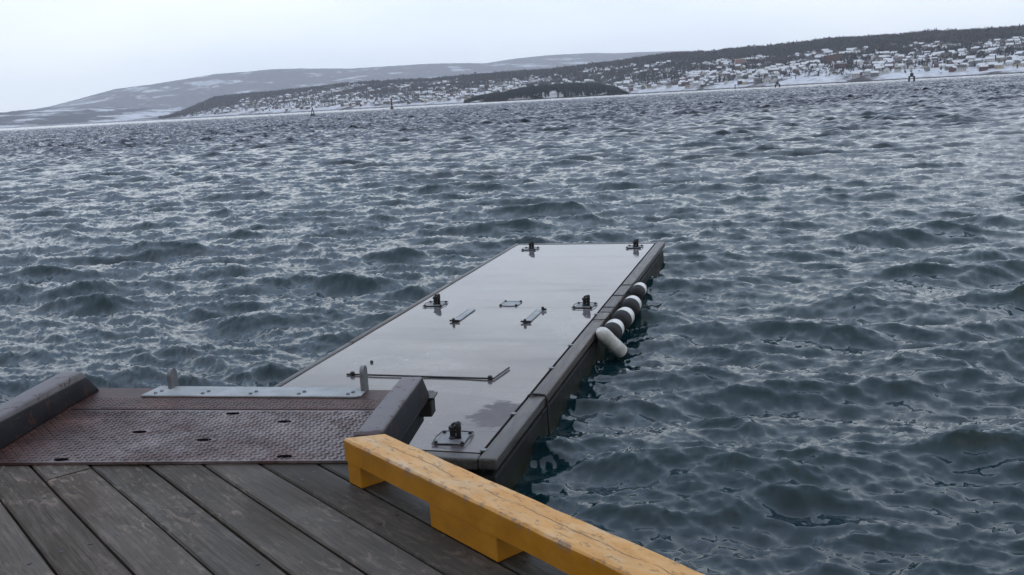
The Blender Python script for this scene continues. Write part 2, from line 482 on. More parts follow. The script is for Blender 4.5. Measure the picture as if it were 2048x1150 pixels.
def mat_water():
    a = NT('sea_water')
    # small wind ripples finer than the mesh: tilt the normal, fading into gusts
    def tilt(scale, vec, amp, detail=3):
        x = a.n('ShaderNodeTexNoise'); x.inputs['Scale'].default_value = scale; x.inputs['Detail'].default_value = detail
        x.inputs['Roughness'].default_value = 0.6
        a.l(vec, x.inputs['Vector'])
        sub = a.n('ShaderNodeVectorMath', operation='SUBTRACT'); a.l(x.outputs['Color'], sub.inputs[0]); sub.inputs[1].default_value = (0.5, 0.5, 0.5)
        mul = a.n('ShaderNodeVectorMath', operation='MULTIPLY'); a.l(sub.outputs[0], mul.inputs[0]); mul.inputs[1].default_value = (amp * 0.8, amp, 0.0)
        return mul.outputs[0]
    v1 = a.coords((0.75, 1.25, 1.0), 'World', rot=(0, 0, R(-16)))
    gust = a.ramp(a.noise(a.coords((0.018, 0.05, 1), 'World', rot=(0, 0, R(-8))), 1.0, 4, 0.55), [(0.35, 0.55), (0.65, 1.25)])
    t1 = tilt(13.0, v1, 0.15, 2)
    t2 = tilt(1.6, v1, 0.05, 2)
    add = a.n('ShaderNodeVectorMath', operation='ADD'); a.l(t1, add.inputs[0]); a.l(t2, add.inputs[1])
    scl = a.n('ShaderNodeVectorMath', operation='SCALE'); a.l(add.outputs[0], scl.inputs[0]); a.l(gust, scl.inputs['Scale'])
    g = a.n('ShaderNodeNewGeometry')
    add2 = a.n('ShaderNodeVectorMath', operation='ADD'); a.l(g.outputs['Normal'], add2.inputs[0]); a.l(scl.outputs[0], add2.inputs[1])
    nrm = a.n('ShaderNodeVectorMath', operation='NORMALIZE'); a.l(add2.outputs[0], nrm.inputs[0])
    a.l(nrm.outputs[0], a.b.inputs['Normal'])
    deep = a.ramp(a.noise(a.coords((0.03, 0.05, 1), 'World'), 1.0, 3, 0.5), [(0.35, (0.004, 0.018, 0.024)), (0.65, (0.008, 0.034, 0.038))])
    gp = a.n('ShaderNodeNewGeometry'); gs = a.n('ShaderNodeSeparateXYZ'); a.l(gp.outputs['Position'], gs.inputs[0])
    off = a.n('ShaderNodeMapRange'); off.inputs['From Min'].default_value = 20; off.inputs['From Max'].default_value = 140
    a.l(gs.outputs[1], off.inputs['Value'])
    deep = a.mix(off.outputs[0], deep, (0.013, 0.016, 0.030))          # green shallows give way to violet-grey deep water
    a.set(col=deep, rough=0.02, ior=1.42)
    return a.m


def mat_terrain(name, snow, ground, thr, scale, shore=2.0, streak=(1, 1, 3)):
    a = NT(name)
    v = a.coords(streak, 'World')
    f = a.noise(v, scale, 8, 0.62, 0.4)
    c = a.ramp(f, [(thr - 0.04, ground), (thr + 0.04, snow)])
    c2 = a.ramp(a.noise(v, scale * 7, 6, 0.6), [(0.3, 0.6), (0.7, 1.1)])
    c = a.mix(1.0, c, c2, 'MULTIPLY')
    g = a.n('ShaderNodeNewGeometry'); sep = a.n('ShaderNodeSeparateXYZ'); a.l(g.outputs['Position'], sep.inputs[0])
    sh = a.ramp(a.math('MULTIPLY', sep.outputs[2], 0.1), [(shore * 0.1, 1.0), (shore * 0.1 + 0.08, 0.0)])
    c = a.mix(sh, c, (0.04, 0.04, 0.042))
    a.set(col=c, rough=0.9, spec=0.1)
    return a.m


M = {}
M['wood'] = mat_deck_wood()
M['yellow'] = mat_yellow()
M['pdeck'] = mat_pontoon_deck()
M['tread'] = mat_tread()
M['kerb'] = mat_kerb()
M['water'] = mat_water()
M['under'] = simple('dark_wet_timber', (0.012, 0.011, 0.010), (0.035, 0.030, 0.026), 5, (0.4, 0.8))
M['hull'] = simple('dark_pontoon_hull', (0.006, 0.0065, 0.007), (0.02, 0.02, 0.021), 4, (0.35, 0.7))
M['hull'].node_tree.nodes['Principled BSDF'].inputs['Specular IOR Level'].default_value = 0.15
M['edge'] = simple('grey_wet_edge_timber', (0.026, 0.022, 0.020), (0.078, 0.069, 0.064), 5, (0.25, 0.55), 0, 0.4, (7, 0.7, 7), 0.006)
M['edge_brown'] = simple('brown_wet_edge_timber', (0.032, 0.024, 0.019), (0.088, 0.070, 0.060), 5, (0.25, 0.55), 0, 0.4, (7, 0.7, 7), 0.006)
M['galv'] = simple('galvanised_steel', (0.22, 0.235, 0.24), (0.40, 0.415, 0.42), 9, (0.5, 0.7), 0.1, 0.1)
M['galv_dull'] = simple('dull_galvanised_steel', (0.13, 0.135, 0.14), (0.24, 0.245, 0.25), 12, (0.35, 0.6), 0.4, 0.15)
M['iron'] = simple('black_iron', (0.010, 0.010, 0.012), (0.03, 0.028, 0.028), 20, (0.3, 0.6), 0.3, 0.2)
M['dark'] = simple('painted_hole_shade', (0.004, 0.004, 0.005), (0.010, 0.009, 0.009), 20, (0.6, 0.9), 0, 0)
M['dark'].node_tree.nodes['Principled BSDF'].inputs['Specular IOR Level'].default_value = 0.0
M['rope'] = simple('black_rope', (0.010, 0.010, 0.011), (0.03, 0.03, 0.03), 60, (0.7, 0.9), 0, 0.6)
M['fender'] = simple('white_fender_vinyl', (0.40, 0.39, 0.36), (0.76, 0.76, 0.74), 7, (0.25, 0.45), 0, 0.05)
M['fender_end'] = simple('black_fender_rubber', (0.004, 0.004, 0.005), (0.010, 0.010, 0.010), 9, (0.75, 0.9), 0, 0.1)

def hull_weed():
    m = M['hull']; t = m.node_tree; bs = t.nodes['Principled BSDF']
    src = bs.inputs['Base Color'].links[0].from_socket
    g = t.nodes.new('ShaderNodeNewGeometry'); sx = t.nodes.new('ShaderNodeSeparateXYZ'); t.links.new(g.outputs['Position'], sx.inputs[0])
    nz_ = t.nodes.new('ShaderNodeTexNoise'); nz_.inputs['Scale'].default_value = 5.0; nz_.inputs['Detail'].default_value = 6.0
    t.links.new(g.outputs['Position'], nz_.inputs['Vector'])
    ad = t.nodes.new('ShaderNodeMath'); ad.operation = 'MULTIPLY_ADD'; ad.inputs[1].default_value = 0.35
    t.links.new(nz_.outputs['Fac'], ad.inputs[0]); t.links.new(sx.outputs[2], ad.inputs[2])
    rp = t.nodes.new('ShaderNodeValToRGB'); rp.color_ramp.elements[0].position = 0.22; rp.color_ramp.elements[0].color = (1, 1, 1, 1)
    rp.color_ramp.elements[1].position = 0.36; rp.color_ramp.elements[1].color = (0, 0, 0, 1)
    t.links.new(ad.outputs[0], rp.inputs['Fac'])
    mxx = t.nodes.new('ShaderNodeMix'); mxx.data_type = 'RGBA'
    t.links.new(rp.outputs[0], mxx.inputs[0]); t.links.new(src, mxx.inputs[6]); mxx.inputs[7].default_value = (0.014, 0.016, 0.009, 1)
    t.links.new(mxx.outputs[2], bs.inputs['Base Color'])


hull_weed()

# ------------------------------------------------------------------ water: spectral wind sea on a polar sheet
def ocean_tile(L, N, kmin, kmax, seed, theta0, lam_p=2.7, spread=8.0, fall=3.45):
    r = np.random.default_rng(seed)
    k1 = 2 * np.pi * np.fft.fftfreq(N, L / N)
    kx, ky = np.meshgrid(k1, k1, indexing='xy')
    k = np.hypot(kx, ky); k[0, 0] = 1e-6
    kp = 2 * np.pi / lam_p
    P = np.exp(-1.25 * (kp / k) ** 2) / k ** fall
    P *= 1 + 1.6 * np.exp(-((k - kp) / (0.25 * kp)) ** 2)
    th = np.arctan2(ky, kx) - theta0
    D = 0.022 + np.abs(np.cos(th)) ** spread
    P *= D
    P[(k < kmin) | (k >= kmax) | (k < 2 * np.pi / 7.0)] = 0
    A = np.sqrt(P) * (2 * np.pi / L)
    g = (r.standard_normal((N, N)) + 1j * r.standard_normal((N, N))) * A
    h = np.fft.ifft2(g).real * N * N
    dx = np.fft.ifft2(g * (-1j) * kx / k).real * N * N
    dy = np.fft.ifft2(g * (-1j) * ky / k).real * N * N
    return h.astype(np.float32), dx.astype(np.float32), dy.astype(np.float32)


def sample(tile, L, x, y):
    N = tile[0].shape[0]
    u = (x / L * N); v = (y / L * N)
    i0 = np.floor(u).astype(np.int64); j0 = np.floor(v).astype(np.int64)
    fu = (u - i0).astype(np.float32); fv = (v - j0).astype(np.float32)
    fu = fu * fu * (3 - 2 * fu) * 0.5 + fu * 0.5; fv = fv * fv * (3 - 2 * fv) * 0.5 + fv * 0.5
    i1 = (i0 + 1) % N; j1 = (j0 + 1) % N; i0 %= N; j0 %= N
    out = []
    for t in tile:
        out.append((t[j0, i0] * (1 - fu) + t[j0, i1] * fu) * (1 - fv) + (t[j1, i0] * (1 - fu) + t[j1, i1] * fu) * fv)
    return out


def build_water():
    th0 = math.radians(-108)                # the wind drives the sea towards the quay
    LA, LB, LC = 83.0, 57.0, 9.0
    kc = 2 * np.pi / 0.75
    tA = ocean_tile(LA, 1024, 0, kc, 1, th0)
    tB = ocean_tile(LB, 768, 0, kc, 2, th0)
    tC = ocean_tile(LC, 512, kc, 2 * np.pi / 0.045, 3, th0, spread=4.5, fall=3.4)
    sA = 0.060 / tA[0].std() / math.sqrt(2); sB = 0.060 / tB[0].std() / math.sqrt(2)
    tA = [t * sA for t in tA]; tB = [t * sB for t in tB]
    sC = 0.0235 / tC[0].std()
    tC = [t * sC for t in tC]
    rs = [2.0]
    while rs[-1] < 8700:
        r_ = rs[-1]
        if r_ < 60: st = r_ * 0.0052
        elif r_ < 700: st = 0.31 + (r_ - 60) * 0.0006
        else: st = 0.69 * (r_ / 700) ** 2.2
        rs.append(r_ + st)
    rs = np.array(rs)
    az = np.concatenate([np.arange(-85, -36, 0.7), np.arange(-36, 36, 0.065), np.arange(36, 85.5, 0.7)])
    az = np.radians(az)
    RR, AA = np.meshgrid(rs, az, indexing='ij')
    x = (RR * np.sin(AA)).ravel(); y = (RR * np.cos(AA)).ravel(); r_ = RR.ravel()
    c, s = math.cos(0.35), math.sin(0.35)
    a = sample(tA, LA, x, y)
    b = sample(tB, LB, c * x + s * y + 13.3, -s * x + c * y + 7.7)
    # back-rotate displacements of the rotated tile
    bdx = c * b[1] - s * b[2]; bdy = s * b[1] + c * b[2]
    f = sample(tC, LC, x, y)
    # slow patches of rougher and calmer sea
    gust = 1.0 + 0.14 * np.sin(x * 0.071 + 0.8 * np.sin(y * 0.05)) * np.sin(y * 0.093 + 1.3) + 0.12 * np.sin(0.19 * x - 0.13 * y)
    gust = gust * (1.0 + 0.20 * np.clip((y - 10) / 12, 0, 1) + 1.25 * np.clip((y - 30) / 110, 0, 1))       # rougher offshore, sheltered by the quay
    wf = np.clip(1.0 - (r_ - 40) / 80, 0, 1)
    h = (a[0] + b[0]) * gust + f[0] * wf
    chop = -0.70
    dx = ((a[1] + bdx) * gust + f[1] * wf * .7) * chop
    dy = ((a[2] + bdy) * gust + f[2] * wf * .7) * chop
    co = np.stack([x + dx, y + dy, h], 1).astype(np.float32)
    nr, na = len(rs), len(az)
    i = np.arange(nr - 1)[:, None] * na + np.arange(na - 1)[None, :]
    q = np.stack([i, i + na, i + na + 1, i + 1], -1).reshape(-1, 4)
    # up-facing winding
    q = q[:, ::-1] if False else q
    me = bpy.data.meshes.new('water')
    me.vertices.add(len(co)); me.vertices.foreach_set('co', co.ravel())
    me.loops.add(q.size); me.loops.foreach_set('vertex_index', q.ravel().astype(np.int32))
    me.polygons.add(len(q)); me.polygons.foreach_set('loop_start', np.arange(0, q.size, 4, dtype=np.int32))
    me.polygons.foreach_set('use_smooth', np.ones(len(q), dtype=bool))
    me.update(); me.validate()
    o = link('water', me, M['water'])
    tag(o, 'choppy dark teal sea reflecting the overcast sky', 'sea', kind='structure')
    if me.polygons[0].normal.z < 0:
        me.flip_normals()
    print('water verts', len(co), 'std', h.std())


build_water()

# ------------------------------------------------------------------ distant land
def interp(tab, x): return np.interp(x, [p[0] for p in tab], [p[1] for p in tab])


def vnoise(x, y, seed=0):
    """smooth value noise, vectorised"""
    def hsh(i, j):
        n = np.sin(i * 127.1 + j * 311.7 + seed * 74.7) * 43758.5453
        return n - np.floor(n)
    xi = np.floor(x); yi = np.floor(y); xf = x - xi; yf = y - yi
    u = xf * xf * (3 - 2 * xf); v = yf * yf * (3 - 2 * yf)
    return (hsh(xi, yi) * (1 - u) + hsh(xi + 1, yi) * u) * (1 - v) + (hsh(xi, yi + 1) * (1 - u) + hsh(xi + 1, yi + 1) * u) * v


def fbm(x, y, seed=0, o=4):
    s = 0; a = .5
    for k in range(o):
        s = s + a * vnoise(x * 2 ** k, y * 2 ** k, seed + k); a *= .5
    return s


B_EL = [(-24, -0.12), (-20.0, -0.125), (-18.36, 0.36), (-17.52, 0.647), (-16.39, 1.087), (-15.02, 1.156), (-12.79, 1.24), (-10.51, 1.379), (-8.78, 1.5), (-6.47, 1.516), (-4.13, 1.48), (-1.48, 1.6), (0.88, 1.646), (2.94, 1.66), (5.0, 1.79), (7.33, 1.94), (8.78, 2.1), (10.21, 2.164), (12.47, 2.107), (13.17, 2.2), (15.24, 2.233), (17.14, 2.297), (18.73, 2.42), (19.78, 2.382), (22.33, 2.38), (23.58, 2.42), (25.28, 2.33), (28.27, 2.324), (34, 2.45), (44, 2.1)]
A_EL = [(-30, 0.3), (-27.5, 0.62), (-25.88, 0.849), (-24.91, 0.955), (-23.39, 1.3), (-21.58, 1.721), (-19.76, 1.879), (-17.89, 2.094), (-16.26, 2.295), (-14.34, 2.348), (-13.23, 2.42), (-11.55, 2.388), (-8.72, 2.25), (-6.41, 2.282), (-4.07, 2.30), (-1.74, 2.215), (2, 2.0), (8, 1.6)]
A2_EL = [(-8, 1.2), (-4, 1.85), (-2.04, 2.031), (-0.56, 2.182), (0.92, 2.331), (2.97, 2.417), (5.31, 2.398), (7.05, 2.297), (9.07, 2.261), (11.63, 2.16), (14.42, 2.0), (20, 1.6), (30, 1.2)]
LO_EL = [(-40, 0.9), (-33, 0.8), (-28.7, 0.717), (-27.31, 0.769), (-25.4, 0.875), (-23.45, 0.825), (-21.19, 0.732), (-19.14, 0.513), (-17.3, 0.3), (-12, 0.3)]
SHORE = [(-26, 4700), (-20, 4300), (-9, 3300), (-2.5, 2900), (8, 2500), (18, 2100), (28, 1900), (45, 1800)]
DEPTH = [(-26, 500), (-20, 700), (-16, 1200), (45, 1150)]


def grid_land(name, az, ts, func, mats, label, flat=False):
    AA, TT = np.meshgrid(az, ts, indexing='ij')
    r_, z = func(AA, TT)
    co = np.stack([r_ * np.sin(np.radians(AA)), r_ * np.cos(np.radians(AA)), z], -1).reshape(-1, 3)
    na, n2 = len(az), len(ts)
    i = np.arange(na - 1)[:, None] * n2 + np.arange(n2 - 1)[None, :]
    q = np.stack([i, i + n2, i + n2 + 1, i + 1], -1).reshape(-1, 4)
    me = bpy.data.meshes.new(name)
    me.from_pydata(co.tolist(), [], q[:, ::-1].tolist())
    o = link(name, me, mats, None, True)
    if sum(p.normal.z for p in list(me.polygons)[:200]) < 0: me.flip_normals()
    tag(o, label, 'hills', kind='structure')
    return o


TREE_TOP = 9.0


def town_rz(az, t):
    sh = interp(SHORE, az); dp = interp(DEPTH, az)
    r_ = sh + t * dp
    rid = np.maximum((sh + dp) * np.tan(np.radians(interp(B_EL, az))) + CAM_Z - TREE_TOP, 4.0)
    x = r_ * np.sin(np.radians(az)); y = r_ * np.cos(np.radians(az))
    n = fbm(x / 220, y / 220, 3) - .47
    tt = np.clip(t, 0, 1)
    prof = 0.05 * np.minimum(tt / .04, 1) + 0.95 * tt ** 1.08
    z = rid * prof + n * 22 * np.sin(np.pi * tt) * np.clip(rid / 60, 0, 1) - (t <= 0.0005) * 3
    z = np.where(t > 1, rid * (1 - (t - 1) * 1.2), z)
    return r_, z


def ridge_func(el, r0, r1, zb, seed, rough):
    def f(az, t):
        r_ = r0 + t * (r1 - r0)
        rid = r1 * np.tan(np.radians(interp(el, az))) + CAM_Z
        x = r_ * np.sin(np.radians(az)); y = r_ * np.cos(np.radians(az))
        n = fbm(x / 900, y / 900, seed) - .47
        tt = np.clip(t, 0, 1)
        z = zb + (rid - zb) * tt ** 0.85 + n * rough * np.sin(np.pi * tt) - (t <= 0.0005) * 3
        z = np.where(t > 1, rid * (1 - (t - 1) * 1.3), z) + (fbm(az * 9, az * 0, seed + 9) - .47) * 5 * tt
        return r_, z
    return f


M['town_ground'] = mat_terrain('snowy_hillside_ground', (0.72, 0.74, 0.78), (0.10, 0.095, 0.095), 0.45, 0.009, 1.3, (1, 1, 4))
M['far_ground'] = mat_terrain('far_forest_and_snow', (0.66, 0.68, 0.72), (0.22, 0.222, 0.232), 0.59, 0.0034, 1.0, (1, 1, 2.5))  # forest tone lightened: part of the haze is put into the colour
M['low_ground'] = mat_terrain('far_snowy_lowland', (0.72, 0.74, 0.78), (0.12, 0.122, 0.132), 0.535, 0.004, 0.5, (1, 1, 6))
M['islet_ground'] = mat_terrain('islet_rock_and_snow', (0.72, 0.74, 0.78), (0.055, 0.052, 0.05), 0.47, 0.03, 1.5, (1, 1, 3))

ts = np.concatenate([np.linspace(0, 1, 70), [1.1, 1.3, 1.6]])
grid_land('town_hillside', np.arange(-26, 44, 0.12), ts, town_rz, M['town_ground'], 'snowy wooded hillside with scattered houses across the water')
ts2 = np.concatenate([np.linspace(0, 1, 30), [1.1, 1.3]])
grid_land('far_hill', np.arange(-30, 8, 0.15), ts2, ridge_func(A_EL, 7600, 9400, 40, 5, 60), M['far_ground'], 'hazy long grey ridge with snow patches behind the far shore')
grid_land('far_hill', np.arange(-8, 30, 0.15), ts2, ridge_func(A2_EL, 9300, 10800, 60, 8, 60), M['far_ground'], 'hazy flat topped ridge farthest behind the town')
grid_land('low_shore', np.arange(-40, -12, 0.12), ts2, ridge_func(LO_EL, 5700, 6700, 2.5, 12, 25), M['low_ground'], 'low hazy snowy shore at the end of the fjord')

# islet in front of the town
IS_AZ, IS_R = 2.62, 2330.0
IS_C = np.array([IS_R * math.sin(R(IS_AZ)), IS_R * math.cos(R(IS_AZ))])
IS_EL = [(-2.53, -0.077), (-2.01, 0.214), (-1.26, 0.347), (-0.07, 0.457), (1.72, 0.707), (3.19, 0.742), (4.37, 0.764), (5.54, 0.671), (6.7, 0.434), (7.73, -0.054)]


def islet_z(x, y):
    az = np.degrees(np.arctan2(x, y))
    rr = np.hypot(x, y)
    cap = np.clip(IS_R * np.tan(np.radians(interp(IS_EL, az))) + CAM_Z - 10.5, 0.8, 40)
    d = (rr - IS_R) / 85.0
    e = np.clip(1 - d * d, 0, 1) ** 0.5
    inside = np.clip((az + 2.6) / 0.5, 0, 1) * np.clip((7.8 - az) / 0.5, 0, 1)
    n = fbm(x / 25, y / 25, 21) - .47
    return (cap * (0.35 + 0.65 * e) + 1.2 + n * 5) * np.clip(e * 3, 0, 1) * inside - 1.5


def build_islet():
    az = np.linspace(-2.8, 8.0, 150); rr = np.linspace(IS_R - 92, IS_R + 92, 40)
    AA, RRr = np.meshgrid(az, rr, indexing='ij')
    x = RRr * np.sin(np.radians(AA)); y = RRr * np.cos(np.radians(AA))
    z = islet_z(x, y)
    co = np.stack([x, y, z], -1).reshape(-1, 3); n2 = len(rr)
    i = np.arange(len(az) - 1)[:, None] * n2 + np.arange(n2 - 1)[None, :]
    q = np.stack([i, i + 1, i + n2 + 1, i + n2], -1).reshape(-1, 4)
    me = bpy.data.meshes.new('islet'); me.from_pydata(co.tolist(), [], q.tolist())
    o = link('islet', me, M['islet_ground'], None, True)
    if sum(p.normal.z for p in list(me.polygons)[:200]) < 0: me.flip_normals()
    tag(o, 'low rocky islet with snow along its shore', 'island', kind='structure')


build_islet()

# ---- trees of the far woods, thousands of small crowns
def conifer_template(seed):
    r = np.random.default_rng(seed)
    vs, fs = [], []
    vs += [(-.03, -.03, -.15), (.03, -.03, -.15), (0, .04, -.15), (-.02, -.02, .2), (.02, -.02, .2), (0, .03, .2)]
    fs += [(0, 1, 4), (0, 4, 3), (1, 2, 5), (1, 5, 4), (2, 0, 3), (2, 3, 5)]
    for z0, z1, rad in ((.06, .55, .21), (.32, .80, .16), (.58, 1.0, .10)):
        b = len(vs); n = 6
        for k in range(n):
            a = 2 * np.pi * k / n + r.uniform(-.3, .3); q = rad * r.uniform(.65, 1.3)
            vs.append((q * np.cos(a), q * np.sin(a), z0 + r.uniform(-.05, .05)))
        vs.append((r.uniform(-.02, .02), r.uniform(-.02, .02), z1))
        for k in range(n): fs.append((b + k, b + (k + 1) % n, b + n))
    return np.array(vs), np.array(fs)


def broadleaf_template(seed):
    """bare winter crown: a spray of thin upswept twig fans"""
    r = np.random.default_rng(seed)
    vs, fs = [(-.03, 0, -.1), (.03, 0, -.1), (0, .05, -.1), (0, 0, .75)], [(0, 1, 3), (1, 2, 3), (2, 0, 3)]
    for k in range(15):
        a = r.uniform(0, 2 * np.pi); rad = r.uniform(.10, .34); zc = r.uniform(.3, .82)
        c = np.array([rad * np.cos(a), rad * np.sin(a), zc])
        s = r.uniform(.07, .15)
        p = [c + s * r.normal(size=3) * np.array([1, 1, 1.1]) for _ in range(3)]
        b = len(vs); vs += [tuple(q) for q in p]
        fs.append((b, b + 1, b + 2))
    return np.array(vs), np.array(fs)


def forest(name, temps, pts, hs, wid, mat, label):
    VV, FF = [], []; off = 0
    pick = rng.integers(0, len(temps), len(pts))
    for ti, (tv, tf) in enumerate(temps):
        sel = pick == ti
        p = pts[sel]; h = hs[sel]; n = len(p)
        if not n: continue
        an = rng.uniform(0, 2 * np.pi, n); wd = wid * rng.uniform(.75, 1.35, n)
        c, s = np.cos(an), np.sin(an)
        X = (tv[None, :, 0] * c[:, None] - tv[None, :, 1] * s[:, None]) * (h * wd)[:, None] + p[:, None, 0]
        Y = (tv[None, :, 0] * s[:, None] + tv[None, :, 1] * c[:, None]) * (h * wd)[:, None] + p[:, None, 1]
        Z = tv[None, :, 2] * h[:, None] + p[:, None, 2]
        VV.append(np.stack([X, Y, Z], -1).reshape(-1, 3))
        FF.append((tf[None] + (np.arange(n) * len(tv))[:, None, None]).reshape(-1, 3) + off)
        off += n * len(tv)
    V = np.concatenate(VV).astype(np.float32); F = np.concatenate(FF).astype(np.int32)
    me = bpy.data.meshes.new(name)
    me.vertices.add(len(V)); me.vertices.foreach_set('co', V.ravel())
    me.loops.add(F.size); me.loops.foreach_set('vertex_index', F.ravel())
    me.polygons.add(len(F)); me.polygons.foreach_set('loop_start', np.arange(0, F.size, 3, dtype=np.int32))
    me.update(); me.validate()
    o = link(name, me, mat)
    tag(o, label, 'woods', kind='stuff')
    return o


def mat_tree(name, c1, c2):
    a = NT(name)
    f = a.noise(a.coords((1, 1, 1), 'World'), 0.12, 5, 0.7)
    a.set(col=a.ramp(f, [(0.35, c1), (0.65, c2)]), rough=0.95, spec=0.1)
    return a.m


M['conifer'] = mat_tree('conifer_needles', (0.009, 0.013, 0.012), (0.024, 0.029, 0.026))
M['bare'] = mat_tree('bare_twigs', (0.034, 0.028, 0.026), (0.075, 0.062, 0.056))
CON = [conifer_template(i) for i in range(5)]
BRD = [broadleaf_template(i + 20) for i in range(6)]

PATCH = [(9.3, .22, 1.7, .13, 1.0), (14.5, .38, 1.5, .06, .9), (20.2, .33, 1.1, .05, .9), (19.5, .17, 1.2, .04, .9), (15.8, .12, .8, .04, .8),
         (-16.2, .55, 1.3, .4, .9), (-13.5, .25, 2.2, .10, .8), (-10.6, .22, 1.2, .12, .9), (-7.2, .4, 1.2, .15, .8), (3.0, .78, 2.0, .15, .9),
         (23.4, .15, 1.5, .05, .8), (26.8, .10, 1.0, .04, .8), (0.0, .8, 3.0, .2, .8), (10.5, .52, 1.6, .05, .8)]


def wood_density(az, t, x, y):
    d = 0.14 + 0.62 * np.clip((fbm(x / 110, y / 110, 31) - .45) / .07, 0, 1)
    ridge0 = np.interp(az, [-20, -17, -15, -12, -8, 0, 5, 9, 13, 20, 45], [.75, .6, .62, .88, .93, .90, .85, .74, .64, .64, .66])
    d = np.maximum(d, np.clip((t - ridge0 + (fbm(az * 2.2, t * 3, 4) - .47) * .35) / .05, 0, 1))
    for (pa, pt, ra, rt, s) in PATCH:
        q = ((az - pa) / ra) ** 2 + ((t - pt) / rt) ** 2 + (fbm(az * 3, t * 14, 6) - .47) * 1.6
        d = np.maximum(d, s * np.clip((1 - q) * 4, 0, 1))
    d = np.where(t < .03, d * .12, d)
    return d


def scatter_town():
    n = 80000
    az = rng.uniform(-19.5, 36, n); t = np.sqrt(rng.uniform(0, 1.08 ** 2, n)); t = np.where(t < .02, .02, t)
    keep0 = rng.uniform(0, 1, n) < np.clip(.5 + t, 0, 1)
    az, t = az[keep0], t[keep0]
    r_, z = town_rz(az, t)
    x = r_ * np.sin(np.radians(az)); y = r_ * np.cos(np.radians(az))
    keep = (rng.uniform(0, 1, len(az)) < wood_density(az, t, x, y)) & (z > 1.5)
    x, y, z, t, az = x[keep], y[keep], z[keep], t[keep], az[keep]
    con = rng.uniform(0, 1, len(x)) < np.clip(fbm(x / 160, y / 160, 44) * 1.6 - .30, .12, .85)
    P = np.stack([x, y, z], 1)
    h = rng.uniform(5, 13, len(x)) * np.where(rng.uniform(0, 1, len(x)) < .06, 1.4, 1.0)
    forest('conifer_woods', CON, P[con], h[con], 1.0, M['conifer'], 'dark conifer woods spread over the town hillside and its ridge')
    forest('bare_woods', BRD, P[~con], h[~con] * .95, 1.15, M['bare'], 'brownish bare winter woods spread over the town hillside')
    print('trees', len(x))


scatter_town()


def scatter_islet():
    n = 9500
    az = rng.uniform(-2.5, 7.7, n); rr = rng.uniform(IS_R - 91, IS_R + 78, n)
    x = rr * np.sin(np.radians(az)); y = rr * np.cos(np.radians(az)); z = islet_z(x, y)
    bare = (az > 2.0) & (az < 3.9) & (az > 2.4) & (az < 3.6) & (rr < IS_R - 68) & (fbm(az * 5, az * 0 + 3, 8) > .42)
    bare |= (az > -2.3) & (az < -1.0) & (rr < IS_R - 66)
    k = (z > .3) & ~bare & (rr > IS_R - 93 + 9 * fbm(az * 6, az * 0, 2))
    P = np.stack([x, y, z], 1)[k]
    hs = rng.uniform(7.5, 12.5, len(P)) * np.clip(interp(IS_EL, az[k]) / .5 + .35, .4, 1)
    forest('islet_woods', CON, P, hs, 1.25, M['conifer'], 'dense dark pine woods covering the low islet')


scatter_islet()

# ---- houses of the far town
def house_mesh(name, L, W, H, rh, wall, roofm, chim=True):
    b = MB()
    b.box((0, 0, H / 2 - 1.5), (L, W, H + 3), mi=0)
    bm = b.bm
    o = .5; y = W / 2 + o; x = L / 2 + o; zt = H + rh; ze = H - .2; th = .45
    def v(*p): return bm.verts.new(p)
    # gable ends
    for sx in (-1, 1):
        f = bm.faces.new([v(sx * L / 2, -W / 2, H), v(sx * L / 2, W / 2, H), v(sx * L / 2, 0, zt - .25)]); f.material_index = 0
    # two roof slabs
    for sy in (-1, 1):
        A = [v(-x, sy * y, ze), v(x, sy * y, ze), v(x, 0, zt), v(-x, 0, zt)]
        Bq = [v(-x, sy * y, ze + th), v(x, sy * y, ze + th), v(x, 0, zt + th), v(-x, 0, zt + th)]
        for f in ((A[0], A[1], A[2], A[3]), (Bq[0], Bq[1], Bq[2], Bq[3]), (A[0], A[1], Bq[1], Bq[0]), (A[1], A[2], Bq[2], Bq[1]), (A[3], A[0], Bq[0], Bq[3])):
            ff = bm.faces.new(f); ff.material_index = 1
    if chim: b.box((L * .2, .6, zt + .4), (.8, .8, 1.8), mi=2)
    nw = max(2, int(L / 2.6)); fl = max(1, int(H / 2.7))
    for s in (-1, 1):
        for f_ in range(fl):
            for k in range(nw):
                b.box((-L / 2 + L * (k + .5) / nw, s * W / 2, 1.5 + f_ * 2.7), (1.1, .12, 1.3), mi=2)
    for s in (-1, 1):
        b.box((s * L / 2, 0, 1.6), (.12, 1.4, 1.3), mi=2)
    bmesh.ops.recalc_face_normals(bm, faces=bm.faces)
    me = bpy.data.meshes.new(name); bm.to_mesh(me); bm.free()
    for m in (wall, roofm, M['glass']): me.materials.append(m)
    return me


